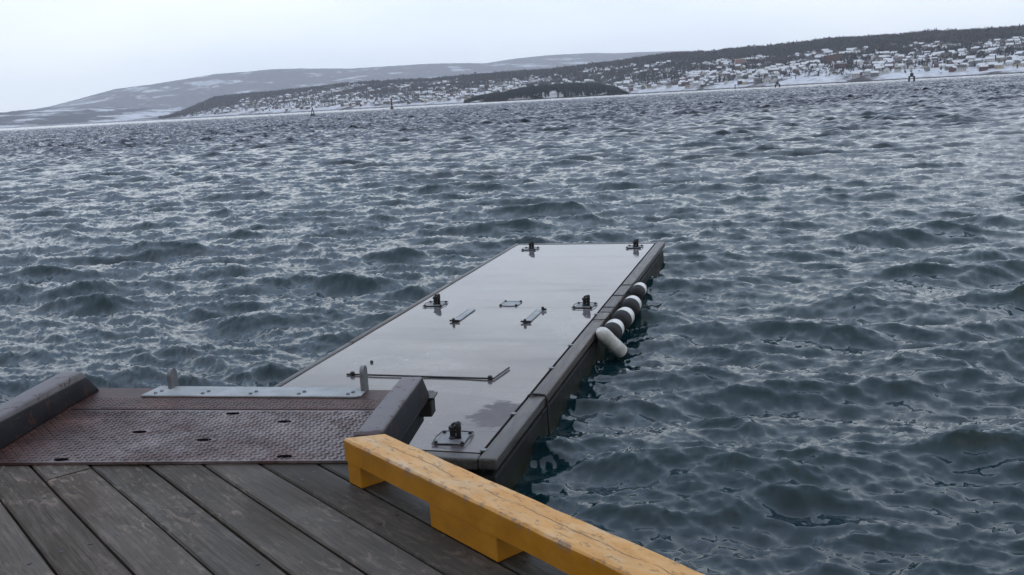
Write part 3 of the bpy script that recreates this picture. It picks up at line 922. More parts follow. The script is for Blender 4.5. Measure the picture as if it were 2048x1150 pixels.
M['glass'] = simple('dark_window_glass', (0.012, 0.014, 0.018), (0.03, 0.034, 0.04), 1, (0.1, 0.2), 0, 0)
M['snow_roof'] = simple('snow_covered_roof', (0.66, 0.68, 0.72), (0.78, 0.80, 0.83), .4, (0.8, 0.9), 0, 0)
M['tile_roof'] = simple('dark_tiled_roof', (0.045, 0.040, 0.040), (0.09, 0.08, 0.078), .8, (0.6, 0.8), 0, 0)
WALLS = {'white': (0.66, 0.66, 0.65), 'cream': (0.50, 0.44, 0.32), 'red': (0.13, 0.05, 0.045), 'grey': (0.20, 0.21, 0.22), 'brown': (0.09, 0.065, 0.05)}
WM = {k: simple(k + '_house_wall', tuple(c * .88 for c in v), v, .6, (0.7, 0.9), 0, 0) for k, v in WALLS.items()}
kinds = []
for k in WALLS:
    for (rn, rm, rl) in (('snow_roof', M['snow_roof'], 'snow covered'), ('tile_roof', M['tile_roof'], 'dark tiled')):
        ms = [house_mesh('house', L, W, H, rh, WM[k], rm) for (L, W, H, rh) in ((10, 8, 5.2, 3), (13, 9, 5.6, 3.4))]
        kinds.append((k, rl, ms))
wts = {'white': 9, 'cream': 3, 'red': 3, 'grey': 4, 'brown': 3}
cum = [(kd, wts[kd[0]] * (1.9 if kd[1] == 'snow covered' else 1.0)) for kd in kinds]
placed = []
tries = 0
while len(placed) < 1150 and tries < 60000:
    tries += 1
    a_ = random.uniform(-16.5, 31.5)
    if random.random() > (0.75 if a_ < -4 else 0.9 if a_ < 9 else 1.0): continue
    t_ = random.uniform(.03, .80 if a_ < 8 else .68)
    r_, z_ = town_rz(np.array([a_]), np.array([t_]))
    x_, y_ = float(r_[0] * math.sin(R(a_))), float(r_[0] * math.cos(R(a_)))
    if any((x_ - p[1]) ** 2 + (y_ - p[2]) ** 2 < 17 ** 2 for p in placed): continue
    if wood_density(np.array([a_]), np.array([t_]), np.array([x_]), np.array([y_]))[0] > .66: continue
    placed.append((float(r_[0]), x_, y_, float(z_[0]), a_))
placed.sort()
far_v, far_f, far_m = [], [], []
far_mats = list(WM.values()) + [M['snow_roof'], M['tile_roof'], M['glass']]
wall_i = {k: n for n, k in enumerate(WALLS)}
for n_, (rr_, x_, y_, z_, a_) in enumerate(placed):
    kd = random.choices([c[0] for c in cum], [c[1] for c in cum])[0]
    me = random.choice(kd[2])
    rz = -R(a_) + random.gauss(0, .35) + (math.pi / 2 if random.random() < .3 else 0)
    s = random.uniform(.85, 1.25)
    if n_ < 290:
        o = bpy.data.objects.new('house', me); COL.objects.link(o)
        o.location = (x_, y_, z_ + .4); o.rotation_euler = (0, 0, rz); o.scale = (s, s, s)
        tag(o, 'small %s house with a %s roof on the far hillside' % (kd[0], kd[1]), 'house', '%s houses with %s roofs across the water' % (kd[0], kd[1]))
    else:
        Mx = Matrix.Translation((x_, y_, z_ + .4)) @ Matrix.Rotation(rz, 4, 'Z') @ Matrix.Scale(s, 4)
        b0 = len(far_v)
        far_v += [tuple(Mx @ v.co) for v in me.vertices]
        for p in me.polygons:
            far_f.append([b0 + q for q in p.vertices])
            far_m.append((wall_i[kd[0]], 5 if kd[1] == 'snow covered' else 6, 7)[p.material_index])
me = bpy.data.meshes.new('far_houses'); me.from_pydata(far_v, [], far_f)
o = link('far_houses', me, far_mats)
me.polygons.foreach_set('material_index', far_m)
tag(o, 'the farther houses of the town, tiny among the trees', 'houses', kind='stuff')
print('houses', len(placed))


def big_building(az, t, L, W, H, wall, roofm, label, rz=0.0):
    r_, z_ = town_rz(np.array([az]), np.array([t]))
    b = MB()
    b.box((0, 0, H / 2 - 2), (L, W, H + 4))
    root = b.build('apartment_building', wall)
    root.location = (float(r_[0] * math.sin(R(az))), float(r_[0] * math.cos(R(az))), float(z_[0]) + .5)
    root.rotation_euler = (0, 0, -R(az) + rz)
    rb = MB(); rb.box((0, 0, H + .35), (L + .8, W + .8, .7)); rb.build('roof', roofm, root)
    nw = int(L / 3.2); fl = int(H / 2.9)
    for f_ in range(fl):
        wb = MB()
        for k in range(nw):
            wb.box((-L / 2 + L * (k + .5) / nw, -W / 2, 1.6 + f_ * 2.9), (1.7, .2, 1.5))
        wb.build('window_row', M['glass'], root)
    tag(root, label, 'apartment block')


M['brick'] = simple('red_brown_brick', (0.11, 0.045, 0.035), (0.15, 0.065, 0.05), .5, (0.8, 0.9), 0, 0)
M['pink'] = simple('pale_pink_render', (0.42, 0.25, 0.21), (0.48, 0.29, 0.25), .5, (0.8, 0.9), 0, 0)
big_building(18.9, .33, 42, 16, 17, M['brick'], M['tile_roof'], 'wide red brown brick block standing halfway up the snowy hillside')
big_building(13.85, .50, 26, 14, 15, M['pink'], M['snow_roof'], 'pale pink block standing out among trees below the wooded ridge', .3)
big_building(24.9, .57, 40, 14, 10, WM['white'], M['snow_roof'], 'long low white block high up near the wooded ridge')
big_building(19.3, .20, 26, 12, 9, M['brick'], M['snow_roof'], 'small brick block with snowy roof close above the shore', -.2)
big_building(11.0, .07, 40, 12, 7, WM['red'], M['tile_roof'], 'long red boathouse shed at the waterline beside the islet')

# ------------------------------------------------------------------ navigation marks out on the water
M['mark_dark'] = simple('dark_mark_paint', (0.012, 0.014, 0.016), (0.03, 0.03, 0.034), 1, (0.5, 0.7), 0, 0)
M['mark_red'] = simple('red_mark_paint', (0.16, 0.02, 0.02), (0.22, 0.035, 0.03), 1, (0.5, 0.7), 0, 0)


def at(az, r_): return (r_ * math.sin(R(az)), r_ * math.cos(R(az)), 0.0)


t = empty('navigation_buoy', at(-11.07, 530)); tag(t, 'dark squat buoy with a stubby tower at the far left on open water', 'buoy')
b = MB(); b.lathe([(1.1, -.8), (1.5, -.2), (1.55, .6), (1.3, 1.0), (.5, 1.2)], 18); b.build('float', M['mark_dark'], t, auto=40)
b = MB()
for k in range(4):
    a_ = math.pi / 4 + k * math.pi / 2
    b.tube([(math.cos(a_) * .95, math.sin(a_) * .95, 1.0), (math.cos(a_) * .45, math.sin(a_) * .45, 3.4)], .14, 6)
b.build('tower', M['mark_dark'], t)
b = MB(); b.lathe([(.6, 3.3), (.62, 3.5), (.3, 3.55), (.3, 4.3), (.1, 4.7)], 12); b.build('lantern', M['mark_dark'], t)

t = empty('navigation_buoy', at(-6.48, 950)); tag(t, 'red pillar buoy with tall thin mast off the snowy shore', 'buoy')
b = MB(); b.lathe([(1.3, -.8), (1.7, -.2), (1.7, 1.0), (.9, 2.6), (.7, 2.9)], 16); b.build('float', M['mark_dark'], t, auto=40)
b = MB(); b.lathe([(.75, 2.8), (.6, 8.6), (.5, 8.8)], 12); b.build('mast', M['mark_red'], t)
b = MB(); b.lathe([(.9, 8.7), (.9, 10.1), (.2, 10.6)], 12); b.build('topmark', M['mark_red'], t)

t = empty('marker_post', at(13.57, 1450)); tag(t, 'short single dark post rising from the water near the shore', 'post')
b = MB(); b.tube([(0, 0, -2), (0, 0, 5.5)], [.8, .6], 10); b.build('post', M['mark_dark'], t)
b = MB(); b.lathe([(.9, 5.4), (.9, 6.6), (.1, 7.2)], 10); b.build('topmark', M['mark_dark'], t)


def beacon(az, r_, sp, hleg, htop, label, spike):
    t = empty('light_beacon', at(az, r_), -R(az)); tag(t, label, 'beacon')
    for sx in (-1, 1):
        b = MB(); b.tube([(sx * sp * 1.15, 0, -2), (sx * sp * .9, 0, hleg)], [sp * .42, sp * .36], 10); b.build('leg', M['mark_dark'], t)
    b = MB(); b.box((0, 0, hleg + .35), (sp * 2.7, sp * 1.6, .7), bevel=.08); b.build('platform', M['mark_dark'], t)
    b = MB(); b.lathe([(sp * .75, hleg + .7), (sp * .7, hleg + 2.4), (sp * .3, hleg + 3.0)], 12); b.build('hut', M['mark_dark'], t)
    b = MB(); b.tube([(0, 0, hleg + 2.9), (0, 0, htop)], [spike, spike * .6], 8); b.build('mast', M['mark_dark'], t)


beacon(15.92, 1150, 2.3, 3.2, 8.0, 'dark stocky beacon on two legs in front of the middle shore', .5)
beacon(22.98, 760, 1.7, 3.4, 9.6, 'dark beacon on two legs with a thin spike at the far right', .28)

# ------------------------------------------------------------------ quay
QZ = 1.7
DV = Vector((0.6275, -0.7786, 0)); NV = Vector((0.7786, 0.6275, 0))
H7 = R(7.4)
RV = Vector((math.sin(H7), math.cos(H7), 0)); RU = Vector((math.cos(H7), -math.sin(H7), 0))
R0 = Vector((-0.758, 3.875, 0))
ang_d = math.atan2(DV.y, DV.x)
quay = empty('wooden_quay', (0, 0, 0))
tag(quay, 'weathered grey plank quay deck under the yellow rail and steel ramp', 'quay')


def s_start(n, b=0.12): return (b + R0.dot(RV) - n * NV.dot(RV)) / DV.dot(RV)


gaps = [-3.2, -3.01, -2.81, -2.62, -2.42, -2.23, -2.03, -1.84, -1.64, -1.45, -1.25, -1.06, -.86, -.67, -.47, -.28, -.09, .10, .27, .45, .64, .833, 1.03, 1.218, 1.398, 1.58, 1.757, 1.90]
bm = bmesh.new()
lay = bm.faces.layers.float.new('plank_f')
pl_vals = []
for gi in range(len(gaps) - 1):
    n0, n1 = gaps[gi] + .0045, gaps[gi + 1] - .0045
    cuts = []
    s0a, s0b = s_start(n0), s_start(n1)
    send = 4.2 + random.uniform(0, .05)
    base_s = min(s0a, s0b)
    if abs(gaps[gi] - .833) < .01: cuts = [s_start(.93) + .32]
    elif random.random() < .5: cuts = [base_s + random.uniform(1.6, 4.5)]
    segs = []
    cur = (s0a, s0b)
    for c in cuts:
        segs.append((cur, (c - .005, c - .005))); cur = (c + .005, c + .005)
    segs.append((cur, (send, send)))
    for (sa, sb), (ea, eb) in segs:
        zj = QZ + random.uniform(-.0025, .0025)
        tl = random.uniform(-.002, .002)
        ns = max(2, int((ea - sa) / .35))
        val = random.random()
        e = .007
        secs = [(n0, -.055), (n0, -e), (n0 + e, 0), (n1 - e, 0 + tl), (n1, -e + tl), (n1, -.055)]
        rows = []
        for i in range(ns + 1):
            f = i / ns
            row = []
            for (n, dz) in secs:
                q = (n - n0) / (n1 - n0)
                s = (sa + (sb - sa) * q) * (1 - f) + (ea + (eb - ea) * q) * f
                wob = .0022 * math.sin(s * 2.3 + n * 9) * (1 if 0 < f < 1 else 1)
                # local frame: x along the planks, y across
                row.append(bm.verts.new((s, -(n + wob) * -1, zj + dz)))
            rows.append(row)
        for i in range(ns):
            for k in range(len(secs) - 1):
                f_ = bm.faces.new((rows[i][k], rows[i + 1][k], rows[i + 1][k + 1], rows[i][k + 1])); f_[lay] = val
        for row in (rows[0], rows[-1]):
            f_ = bm.faces.new(row); f_[lay] = val
        # nail heads in pairs over the joists
        s = math.ceil(sa / .6) * .6 + .11
        while s < min(ea, 3.6):
            for n in (n0 + .045, n1 - .045):
                if random.random() < .75:
                    ss, nn = s + random.uniform(-.03, .03), n + random.uniform(-.012, .012)
                    cen = [bm.verts.new((ss + .0085 * math.cos(k * math.pi / 4), nn + .0085 * math.sin(k * math.pi / 4), zj + .0005)) for k in range(8)]
                    low = [bm.verts.new((v.co.x, v.co.y, zj - .004)) for v in cen]
                    f_ = bm.faces.new(cen); f_.material_index = 1
                    for k in range(8):
                        f_ = bm.faces.new((cen[k], low[k], low[(k + 1) % 8], cen[(k + 1) % 8])); f_.material_index = 1
            s += .6
bmesh.ops.recalc_face_normals(bm, faces=bm.faces)
me = bpy.data.meshes.new('deck')
bm.to_mesh(me); bm.free()
vals = [d.value for d in me.attributes['plank_f'].data]
at_ = me.attributes.new('plank', 'FLOAT', 'FACE')
at_.data.foreach_set('value', vals)
# local x = along DV ; local y = along NV (right-handed with z up since NV is DV turned +90 deg)
deck = link('deck', me, [M['wood'], M['iron']], quay)
deck.rotation_euler = (0, 0, ang_d)
b = MB()
s_l, s_r = s_start(-3.2), s_start(1.9)
b.box(((s_start(1.86) + 4.2) / 2 + .1, 1.835, QZ - .22), (4.2 - s_start(1.86) - .2, .10, .32), bevel=.006)
fb = b.build('edge_beam', M['under'], quay); fb.rotation_euler = (0, 0, ang_d)
b = MB()
pA = NV * -3.2 + DV * s_l; pB = NV * 1.75 + DV * s_start(1.75)
mid = (pA + pB) / 2 - RV * .10; ln = (pB - pA).length
b.box((0, 0, QZ - .22), (ln, .10, .32), bevel=.006)
fb = b.build('edge_beam', M['under'], quay)
fb.location = (mid.x, mid.y, 0); fb.rotation_euler = (0, 0, math.atan2((pB - pA).y, (pB - pA).x))
for (nn, ss) in ((1.65, s_start(1.65) + .3), (1.65, s_start(1.65) + 2.6), (-.6, s_start(-.6) + .3), (-2.6, s_start(-2.6) + .3)):
    p = NV * nn + DV * ss
    b = MB(); b.tube([(p.x, p.y, -2.5), (p.x, p.y, QZ - .06)], [.15, .13], 14); b.build('pile', M['under'], quay, smooth=True)

# ---- yellow bull rail along the quay edge
RA = NV * 1.743 + DV * ((Vector((-.712, 3.66, 0))).dot(DV))
rail = empty('bull_rail', (RA.x, RA.y, QZ), ang_d)
tag(rail, 'yellow painted timber rail with worn top along the quay edge', 'rail')
RL = 5.2
W = .152
# plan outline in local coords: x along the rail, y across (0 front .. W back); the near end is cut square to the ramp
bm = bmesh.new()
ns = 60
prof0 = [(0, .096), (0, .182), (.007, .190), (W - .007, .190), (W, .182), (W, .096)]
def endx(y): return .0 + (-.012 if y < .06 else 0) + .118 * y / W - (0 if y > .05 else 0)
rows = []
for i in range(ns + 1):
    f = i / ns
    row = []
    for (y, z) in prof0:
        x0 = -.006 + .086 * (y / W) - .035 * min(y / .05, 1) + .035 * (y / W)
        x = x0 + (RL - x0) * f
        jy = random.uniform(-.0016, .0016) if 0 < i < ns else 0
        jz = random.uniform(-.0018, .0012) if (0 < i < ns and z > .1) else 0
        row.append(bm.verts.new((x, y + jy, z + jz)))
    rows.append(row)
for i in range(ns):
    for k in range(len(prof0)):
        k2 = (k + 1) % len(prof0)
        bm.faces.new((rows[i][k], rows[i + 1][k], rows[i + 1][k2], rows[i][k2]))
bm.faces.new(rows[0]); bm.faces.new(rows[-1])
bmesh.ops.recalc_face_normals(bm, faces=bm.faces)
me = bpy.data.meshes.new('rail_beam'); bm.to_mesh(me); bm.free()
ro = link('rail_beam', me, M['yellow'], rail)
for x0, x1 in ((.0, .10), (.585, .975), (1.46, 1.85), (2.34, 2.72), (3.2, 3.6), (4.1, 4.5)):
    b = MB(); b.box(((x0 + x1) / 2, W / 2, .0485), (x1 - x0, W - .008, .0935), bevel=.003); b.build('block', M['yellow'], rail)

# ------------------------------------------------------------------ steel boarding ramp
ramp = empty('boarding_ramp', (R0.x, R0.y, QZ), math.atan2(RU.y, RU.x))
tag(ramp, 'rusty steel tread plate ramp with raised side kerbs at the quay edge', 'ramp')
A0, A1, BL = -1.70, .077, 1.04


def ramp_z(a, b_):
    """top of the plate: near edge lies on the planks, far edge rolled with the pontoon"""
    zn = .016 + (a - A1) * .0; zf = .004 - .0236 * (a + .1)
    q = min(max(b_ / 1.0, 0), 1.05)
    return zn * (1 - q) + zf * q + .006 * math.sin(math.pi * min(q, 1))


bm = bmesh.new()
na, nb = 40, 24
top = [[bm.verts.new((A0 - .1 + (A1 + .1 - A0 + .1) * i / na, BL * j / nb, ramp_z(A0 - .1 + (A1 + .2 - A0) * i / na, BL * j / nb))) for j in range(nb + 1)] for i in range(na + 1)]
bot = [[bm.verts.new((v.co.x, v.co.y, v.co.z - .012)) for v in r_] for r_ in top]
for i in range(na):
    for j in range(nb):
        bm.faces.new((top[i][j], top[i + 1][j], top[i + 1][j + 1], top[i][j + 1]))
        bm.faces.new((bot[i][j], bot[i][j + 1], bot[i + 1][j + 1], bot[i + 1][j]))
for i in range(na):
    bm.faces.new((top[i][0], bot[i][0], bot[i + 1][0], top[i + 1][0])); bm.faces.new((top[i][nb], top[i + 1][nb], bot[i + 1][nb], bot[i][nb]))
for j in range(nb):
    bm.faces.new((top[0][j], top[0][j + 1], bot[0][j + 1], bot[0][j])); bm.faces.new((top[na][j], bot[na][j], bot[na][j + 1], top[na][j + 1]))
# raised lozenges of the tread pattern
SLOTS = [(-1.13, .36), (-.755, .255), (-.77, .62), (-.455, .50), (-.29, .05), (-1.33, .03)]
pit = .0268
for i in range(int((A1 - A0) / pit)):
    for j in range(int(.87 / pit)):
        a_ = A0 + (i + .5) * pit + random.uniform(-.0006, .0006); b_ = .012 + (j + .5) * pit
        if .668 < b_ < .705 or (b_ > .86 and -1.43 < a_ < -.16): continue
        if any(((a_ - p[0]) / .045) ** 2 + ((b_ - p[1]) / .022) ** 2 < 1 for p in SLOTS): continue
        an = R(40) if (i + j) % 2 else R(-40)
        z = ramp_z(a_, b_)
        ca, sa = math.cos(an), math.sin(an)
        def pt(u_, v_, h_): return bm.verts.new((a_ + u_ * ca - v_ * sa, b_ + u_ * sa + v_ * ca, z + h_))
        l, w_, h_ = .0155, .0058, .0042 * random.uniform(.55, 1.1) * (.55 if b_ > .7 else 1.0)
        q = [pt(-l, 0, -.001), pt(0, -w_, -.001), pt(l, 0, -.001), pt(0, w_, -.001)]
        t_ = [pt(-l * .6, 0, h_), pt(0, -w_ * .45, h_), pt(l * .6, 0, h_), pt(0, w_ * .45, h_)]
        bm.faces.new(t_)
        for k in range(4): bm.faces.new((q[k], q[(k + 1) % 4], t_[(k + 1) % 4], t_[k]))
# weld seam at the fold
for i in range(110):
    a_ = A0 + .18 + (A1 - A0 - .2) * i / 110; b_ = .695
    z = ramp_z(a_, b_); an = R(35) if i % 2 else R(-35)
    ca, sa = math.cos(an), math.sin(an)
    for bb in (.703,):
        q = [bm.verts.new((a_ + u_ * ca - v_ * sa, bb + u_ * sa + v_ * ca, z + h_)) for (u_, v_, h_) in ((-.012, 0, 0), (0, -.006, 0), (.012, 0, 0), (0, .006, 0), (0, 0, .004))]
        for k in range(4): bm.faces.new((q[k], q[(k + 1) % 4], q[4]))
bmesh.ops.recalc_face_normals(bm, faces=bm.faces)
me = bpy.data.meshes.new('tread_plate'); bm.to_mesh(me); bm.free()
tread = link('tread_plate', me, M['tread'], ramp)
b = MB()
for i in range(20):
    a_ = A0 + .02 + (A1 - A0 - .04) * i / 20; a2 = A0 + .02 + (A1 - A0 - .04) * (i + 1) / 20
    b.prism([(a_, .680, ramp_z(a_, .68) - .004, ramp_z(a_, .68) + .0015), (a2, .680, ramp_z(a2, .68) - .004, ramp_z(a2, .68) + .0015),
             (a2, .6865, ramp_z(a2, .68) - .004, ramp_z(a2, .68) + .0015), (a_, .6865, ramp_z(a_, .68) - .004, ramp_z(a_, .68) + .0015)], 0, 0)
b.build('fold_line', M['dark'], ramp)
for (a_, b_) in SLOTS:
    b = MB()
    rr = [(.036 * math.cos(2 * math.pi * k / 20), .015 * math.sin(2 * math.pi * k / 20)) for k in range(20)]
    b.prism([(a_ + p[0], b_ + p[1]) for p in rr], ramp_z(a_, b_) - .006, ramp_z(a_, b_) + .0022)
    b.build('slot_shade', M['dark'], ramp)  # solid dark ellipse: the shade inside a hole put into the colour


def kerb_beam(name, a0, a1, b0, b1, zt, lean, toe):
    """folded steel box: b0..b1 along the ramp, far end sloping out to b1+toe at the foot"""
    bm = bmesh.new()
    def sec(bt, bb):
        pts = []
        for (a_, z_, s_) in ((a0, 0, 0), (a0 + lean, 1, 0), (a1 - lean, 1, 1), (a1, 0, 1)):
            pts.append((a_, bt if z_ else bb, zt if z_ else 0))
        return pts
    A = [bm.verts.new(p) for p in sec(b0, b0)]
    Bq = [bm.verts.new(p) for p in sec(b1, b1 + toe)]
    for k in range(4):
        bm.faces.new((A[k], A[(k + 1) % 4], Bq[(k + 1) % 4], Bq[k]))
    bm.faces.new(A); bm.faces.new(list(reversed(Bq)))
    # kept on the plate: lift feet to the plate's height
    bmesh.ops.bevel(bm, geom=[e for e in bm.edges], offset=.012, segments=3, profile=.5, affect='EDGES')
    bmesh.ops.subdivide_edges(bm, edges=[e for e in bm.edges if abs(e.verts[0].co.y - e.verts[1].co.y) > .3], cuts=8)
    for v in bm.verts:
        fz = v.co.z / zt
        v.co.z += (ramp_z(v.co.x, v.co.y) - .002)
    bmesh.ops.recalc_face_normals(bm, faces=bm.faces)
    me = bpy.data.meshes.new(name); bm.to_mesh(me); bm.free()
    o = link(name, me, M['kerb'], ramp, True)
    me.set_sharp_from_angle(angle=R(35))
    return o


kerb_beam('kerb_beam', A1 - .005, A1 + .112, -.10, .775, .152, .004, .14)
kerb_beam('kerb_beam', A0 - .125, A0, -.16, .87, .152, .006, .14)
# under frame and bracket
b = MB(); b.box((A1 + .03, .50, -.075), (.06, .88, .13), bevel=.006); b.build('under_channel', M['hull'], ramp)
b = MB(); b.box((A0 - .04, .50, -.075), (.06, .88, .13), bevel=.006); b.build('under_channel', M['hull'], ramp)
b = MB(); b.box(((A0 + A1) / 2, .96, -.055), (A1 - A0 - .06, .06, .085), bevel=.006); b.build('under_channel', M['hull'], ramp)
b = MB(); b.box((A1 + .075, .90, -.042), (.10, .09, .095), bevel=.006); b.box((A1 + .08, .90, .012), (.12, .11, .012), bevel=.003); b.build('bracket', M['iron'], ramp)
# galvanised hinge strip with its bolts
b = MB()
st = [(-1.40, .885), (-.21, .885), (-.185, .905), (-.185, 1.05), (-1.37, 1.05)]
b.prism([(p[0], p[1], ramp_z(*p) + .0005, ramp_z(*p) + .011) for p in st], 0, 0, bevel=.003, seg=1)
strip = b.build('hinge_strip', M['galv'], ramp)
for k in range(5):
    a_ = -1.33 + k * .268
    for (da, db) in ((0, 0), (.018, .035)):
        b = MB(); zb = ramp_z(a_, .925) + .011
        b.lathe([(.0105, zb - .001), (.0105, zb + .006), (.0075, zb + .009)], 6, Matrix.Translation((a_ + da, .918 + db, 0)))
        b.build('bolt', M['galv_dull'], strip)
for a_, bb, hh in ((-1.285, 1.035, .118), (-.195, 1.02, .142)):
    b = MB()
    z0 = ramp_z(a_, 1.02) - .03
    pts = [(-.038, 0), (.038, 0)] + [(.038 * math.cos(x), hh - .038 + .03 + .038 * math.sin(x)) for x in np.linspace(0, math.pi, 10)]
    vs0 = [b.bm.verts.new((a_ - .011, bb + p[0], z0 + p[1])) for p in pts]
    vs1 = [b.bm.verts.new((a_ + .011, bb + p[0], z0 + p[1])) for p in pts]
    b.bm.faces.new(vs0); b.bm.faces.new(list(reversed(vs1)))
    for k in range(len(pts)): b.bm.faces.new((vs0[k], vs0[(k + 1) % len(pts)], vs1[(k + 1) % len(pts)], vs1[k]))
    b.build('hinge_lug', M['galv_dull'], ramp)

# ------------------------------------------------------------------ floating pontoon
PH = R(16.45)
pont = empty('floating_pontoon', (-.3294, 7.310, 0), -PH)
tag(pont, 'long flat floating pontoon with wet grey deck lying off the quay', 'pontoon')
DZ = .40
b = MB(); b.box((-1.30, 5.39, -.12), (2.90, 11.02, .76), bevel=.03, seg=2); b.build('hull', M['hull'], pont)
# deck sheet, very slightly dished
bm = bmesh.new()
nx, ny = 14, 50
X0, X1, Y0, Y1 = -2.665, -.004, .006, 10.76
top = [[bm.verts.new((X0 + (X1 - X0) * i / nx, Y0 + (Y1 - Y0) * j / ny, DZ + .0025 * math.sin(i * .9 + j * .35) * math.sin(j * .5))) for j in range(ny + 1)] for i in range(nx + 1)]
for i in range(nx):
    for j in range(ny): bm.faces.new((top[i][j], top[i + 1][j], top[i + 1][j + 1], top[i][j + 1]))
r_ = bmesh.ops.extrude_face_region(bm, geom=list(bm.faces))
for v in [g for g in r_['geom'] if isinstance(g, bmesh.types.BMVert)]: v.co.z -= .06
bmesh.ops.recalc_face_normals(bm, faces=bm.faces)
me = bpy.data.meshes.new('deck'); bm.to_mesh(me); bm.free()
link('deck', me, M['pdeck'], pont, True); me.set_sharp_from_angle(angle=R(40))


def timber(x0, x1, y0, y1, zt, mat, h=.10, bev=.022):
    b = MB(); b.box(((x0 + x1) / 2, (y0 + y1) / 2, zt - h / 2), (x1 - x0, y1 - y0, h), bevel=bev, seg=3)
    return b.build('edge_timber', mat, pont, auto=50)


timber(.022, .175, -.145, 1.52, DZ + .012, M['edge'])
timber(.022, .175, 1.53, 5.02, DZ + .010, M['edge_brown'])
timber(.024, .178, 5.03, 10.92, DZ + .014, M['edge'])
timber(-2.755, -2.688, -.145, 3.3, DZ + .008, M['edge'])
timber(-2.755, -2.688, 3.31, 6.9, DZ + .012, M['edge_brown'])
timber(-2.755, -2.688, 6.91, 10.92, DZ + .010, M['edge'])
timber(-2.685, .017, -.145, -.018, DZ + .004, M['edge'])
timber(-2.685, .017, 10.785, 10.92, DZ + .004, M['edge'])
# small steel clips bridging the gap beside the right edge
for y in (.04, .95, 2.42, 3.35, 4.9):
    b = MB(); b.box((.012, y, DZ + .012), (.05, .05, .012), bevel=.003); b.build('edge_clip', M['galv_dull'], pont)


def mooring_eye(x, y, rz, label=None):
    root = MB()
    # base plate with bent-up rim
    root.box((0, 0, .006), (.25, .26, .008), bevel=.003)
    o = root.build('mooring_eye', M['galv_dull'], pont)
    o.location = (x, y, DZ + .002); o.rotation_euler = (0, 0, rz)
    b = MB()
    for sx in (-1, 1):
        b.tube([(sx * .14, -.15, .012), (sx * .148, 0, .020), (sx * .14, .15, .012)], .005, 6)
        b.tube([(-.14, sx * .155, .012), (0, sx * .158, .018), (.14, sx * .155, .012)], .005, 6)
        for sy in (-1, 1): b.lathe([(.017, .008), (.017, .024), (.010, .030)], 6, Matrix.Translation((sx * .115, sy * .125, 0)))
    b.build('rim', M['iron'], o)
    b = MB(); b.lathe([(.036, .008), (.036, .02), (.026, .03), (.026, .085), (.034, .09), (.034, .115), (.02, .122)], 14); b.build('stud', M['iron'], o, auto=40)
    b = MB(); b.tube([(.052, 0, .012), (.052, 0, .10), (.052, 0, .145), (.046, 0, .158)], [.022, .022, .028, .014], 12)
    b.torus((.03, 0, .105), .038, .012, None, 20, 8)
    b.build('shackle', M['iron'], o, smooth=True)
    return o


for (x, y, rz) in ((-.33, .27, .05), (-2.40, .30, 0), (-2.40, 5.42, .04), (-.24, 5.40, -.05), (-2.27, 10.22, 0), (-.31, 10.33, 0)):
    mooring_eye(x, y, rz)
# two bright sunken channels
for x in (-1.76, -.80):
    b = MB()
    b.box((x, 4.78, DZ + .010), (.105, .70, .010), bevel=.003)
    b.box((x - .043, 4.78, DZ + .017), (.010, .68, .008), bevel=.003)
    b.box((x + .043, 4.78, DZ + .017), (.010, .68, .008), bevel=.003)
    ch = b.build('channel', M['galv'], pont)
    b = MB(); b.box((x, 4.41, DZ + .022), (.14, .026, .022), bevel=.006); b.lathe([(.02, DZ + .01), (.02, DZ + .055), (.01, DZ + .065)], 8, Matrix.Translation((x, 4.37, 0))); b.build('end_stop', M['iron'], ch)
    if x > -1:
        b = MB(); b.box((x + .07, 5.10, DZ + .022), (.06, .03, .03), bevel=.006); b.lathe([(.02, DZ + .01), (.02, DZ + .05), (.01, DZ + .06)], 8, Matrix.Translation((x + .05, 5.1, 0))); b.build('end_stop', M['iron'], ch)
# flush hatch: round-cornered frame with corner bolts
b = MB()
cx, cy, hx, hy, rr = -1.315, 5.515, .135, .15, .105
loop = []
for (sx, sy, a0) in ((1, 1, 0), (-1, 1, 90), (-1, -1, 180), (1, -1, 270)):
    for k in range(6):
        a_ = R(a0 + 18 * k); loop.append((cx + sx * (hx - rr) + rr * math.cos(a_), cy + sy * (hy - rr) + rr * math.sin(a_), DZ + .006))
b.tube(loop + [loop[0]], .0045, 6)
hatch = b.build('hatch', M['galv_dull'], pont)
b = MB(); b.prism([(cx + (p[0] - cx) * .93, cy + (p[1] - cy) * .93) for p in loop], DZ - .01, DZ + .005); b.build('lid', M['galv'], hatch)
for sx in (-1, 1):
    for sy in (-1, 1):
        b = MB(); b.lathe([(.018, DZ), (.018, DZ + .02), (.008, DZ + .026)], 8, Matrix.Translation((cx + sx * .112, cy + sy * .125, 0))); b.build('bolt', M['iron'], hatch)
# bent black bar lying across the deck
b = MB()
b.box((-1.31, 1.985, DZ + .012), (1.66, .022, .016), bevel=.004)
b.tube([(-.49, 1.985, DZ + .014), (-.44, 2.38, DZ + .014)], .010, 8)
bar = b.build('steel_bar', M['iron'], pont)
for x in (-2.07, -.53):
    b = MB(); b.lathe([(.026, DZ), (.026, DZ + .035), (.012, DZ + .045)], 8, Matrix.Translation((x, 1.985, 0))); b.build('bolt', M['iron'], bar)
b = MB(); b.lathe([(.018, DZ), (.018, DZ + .02), (.006, DZ + .026)], 8, Matrix.Translation((-2.07, 2.48, 0))); b.build('bolt', M['iron'], pont)


def P2W(x, y, z):
    c, s = math.cos(-PH), math.sin(-PH)
    return Vector((-.3294 + c * x - s * y, 7.310 + s * x + c * y, z))


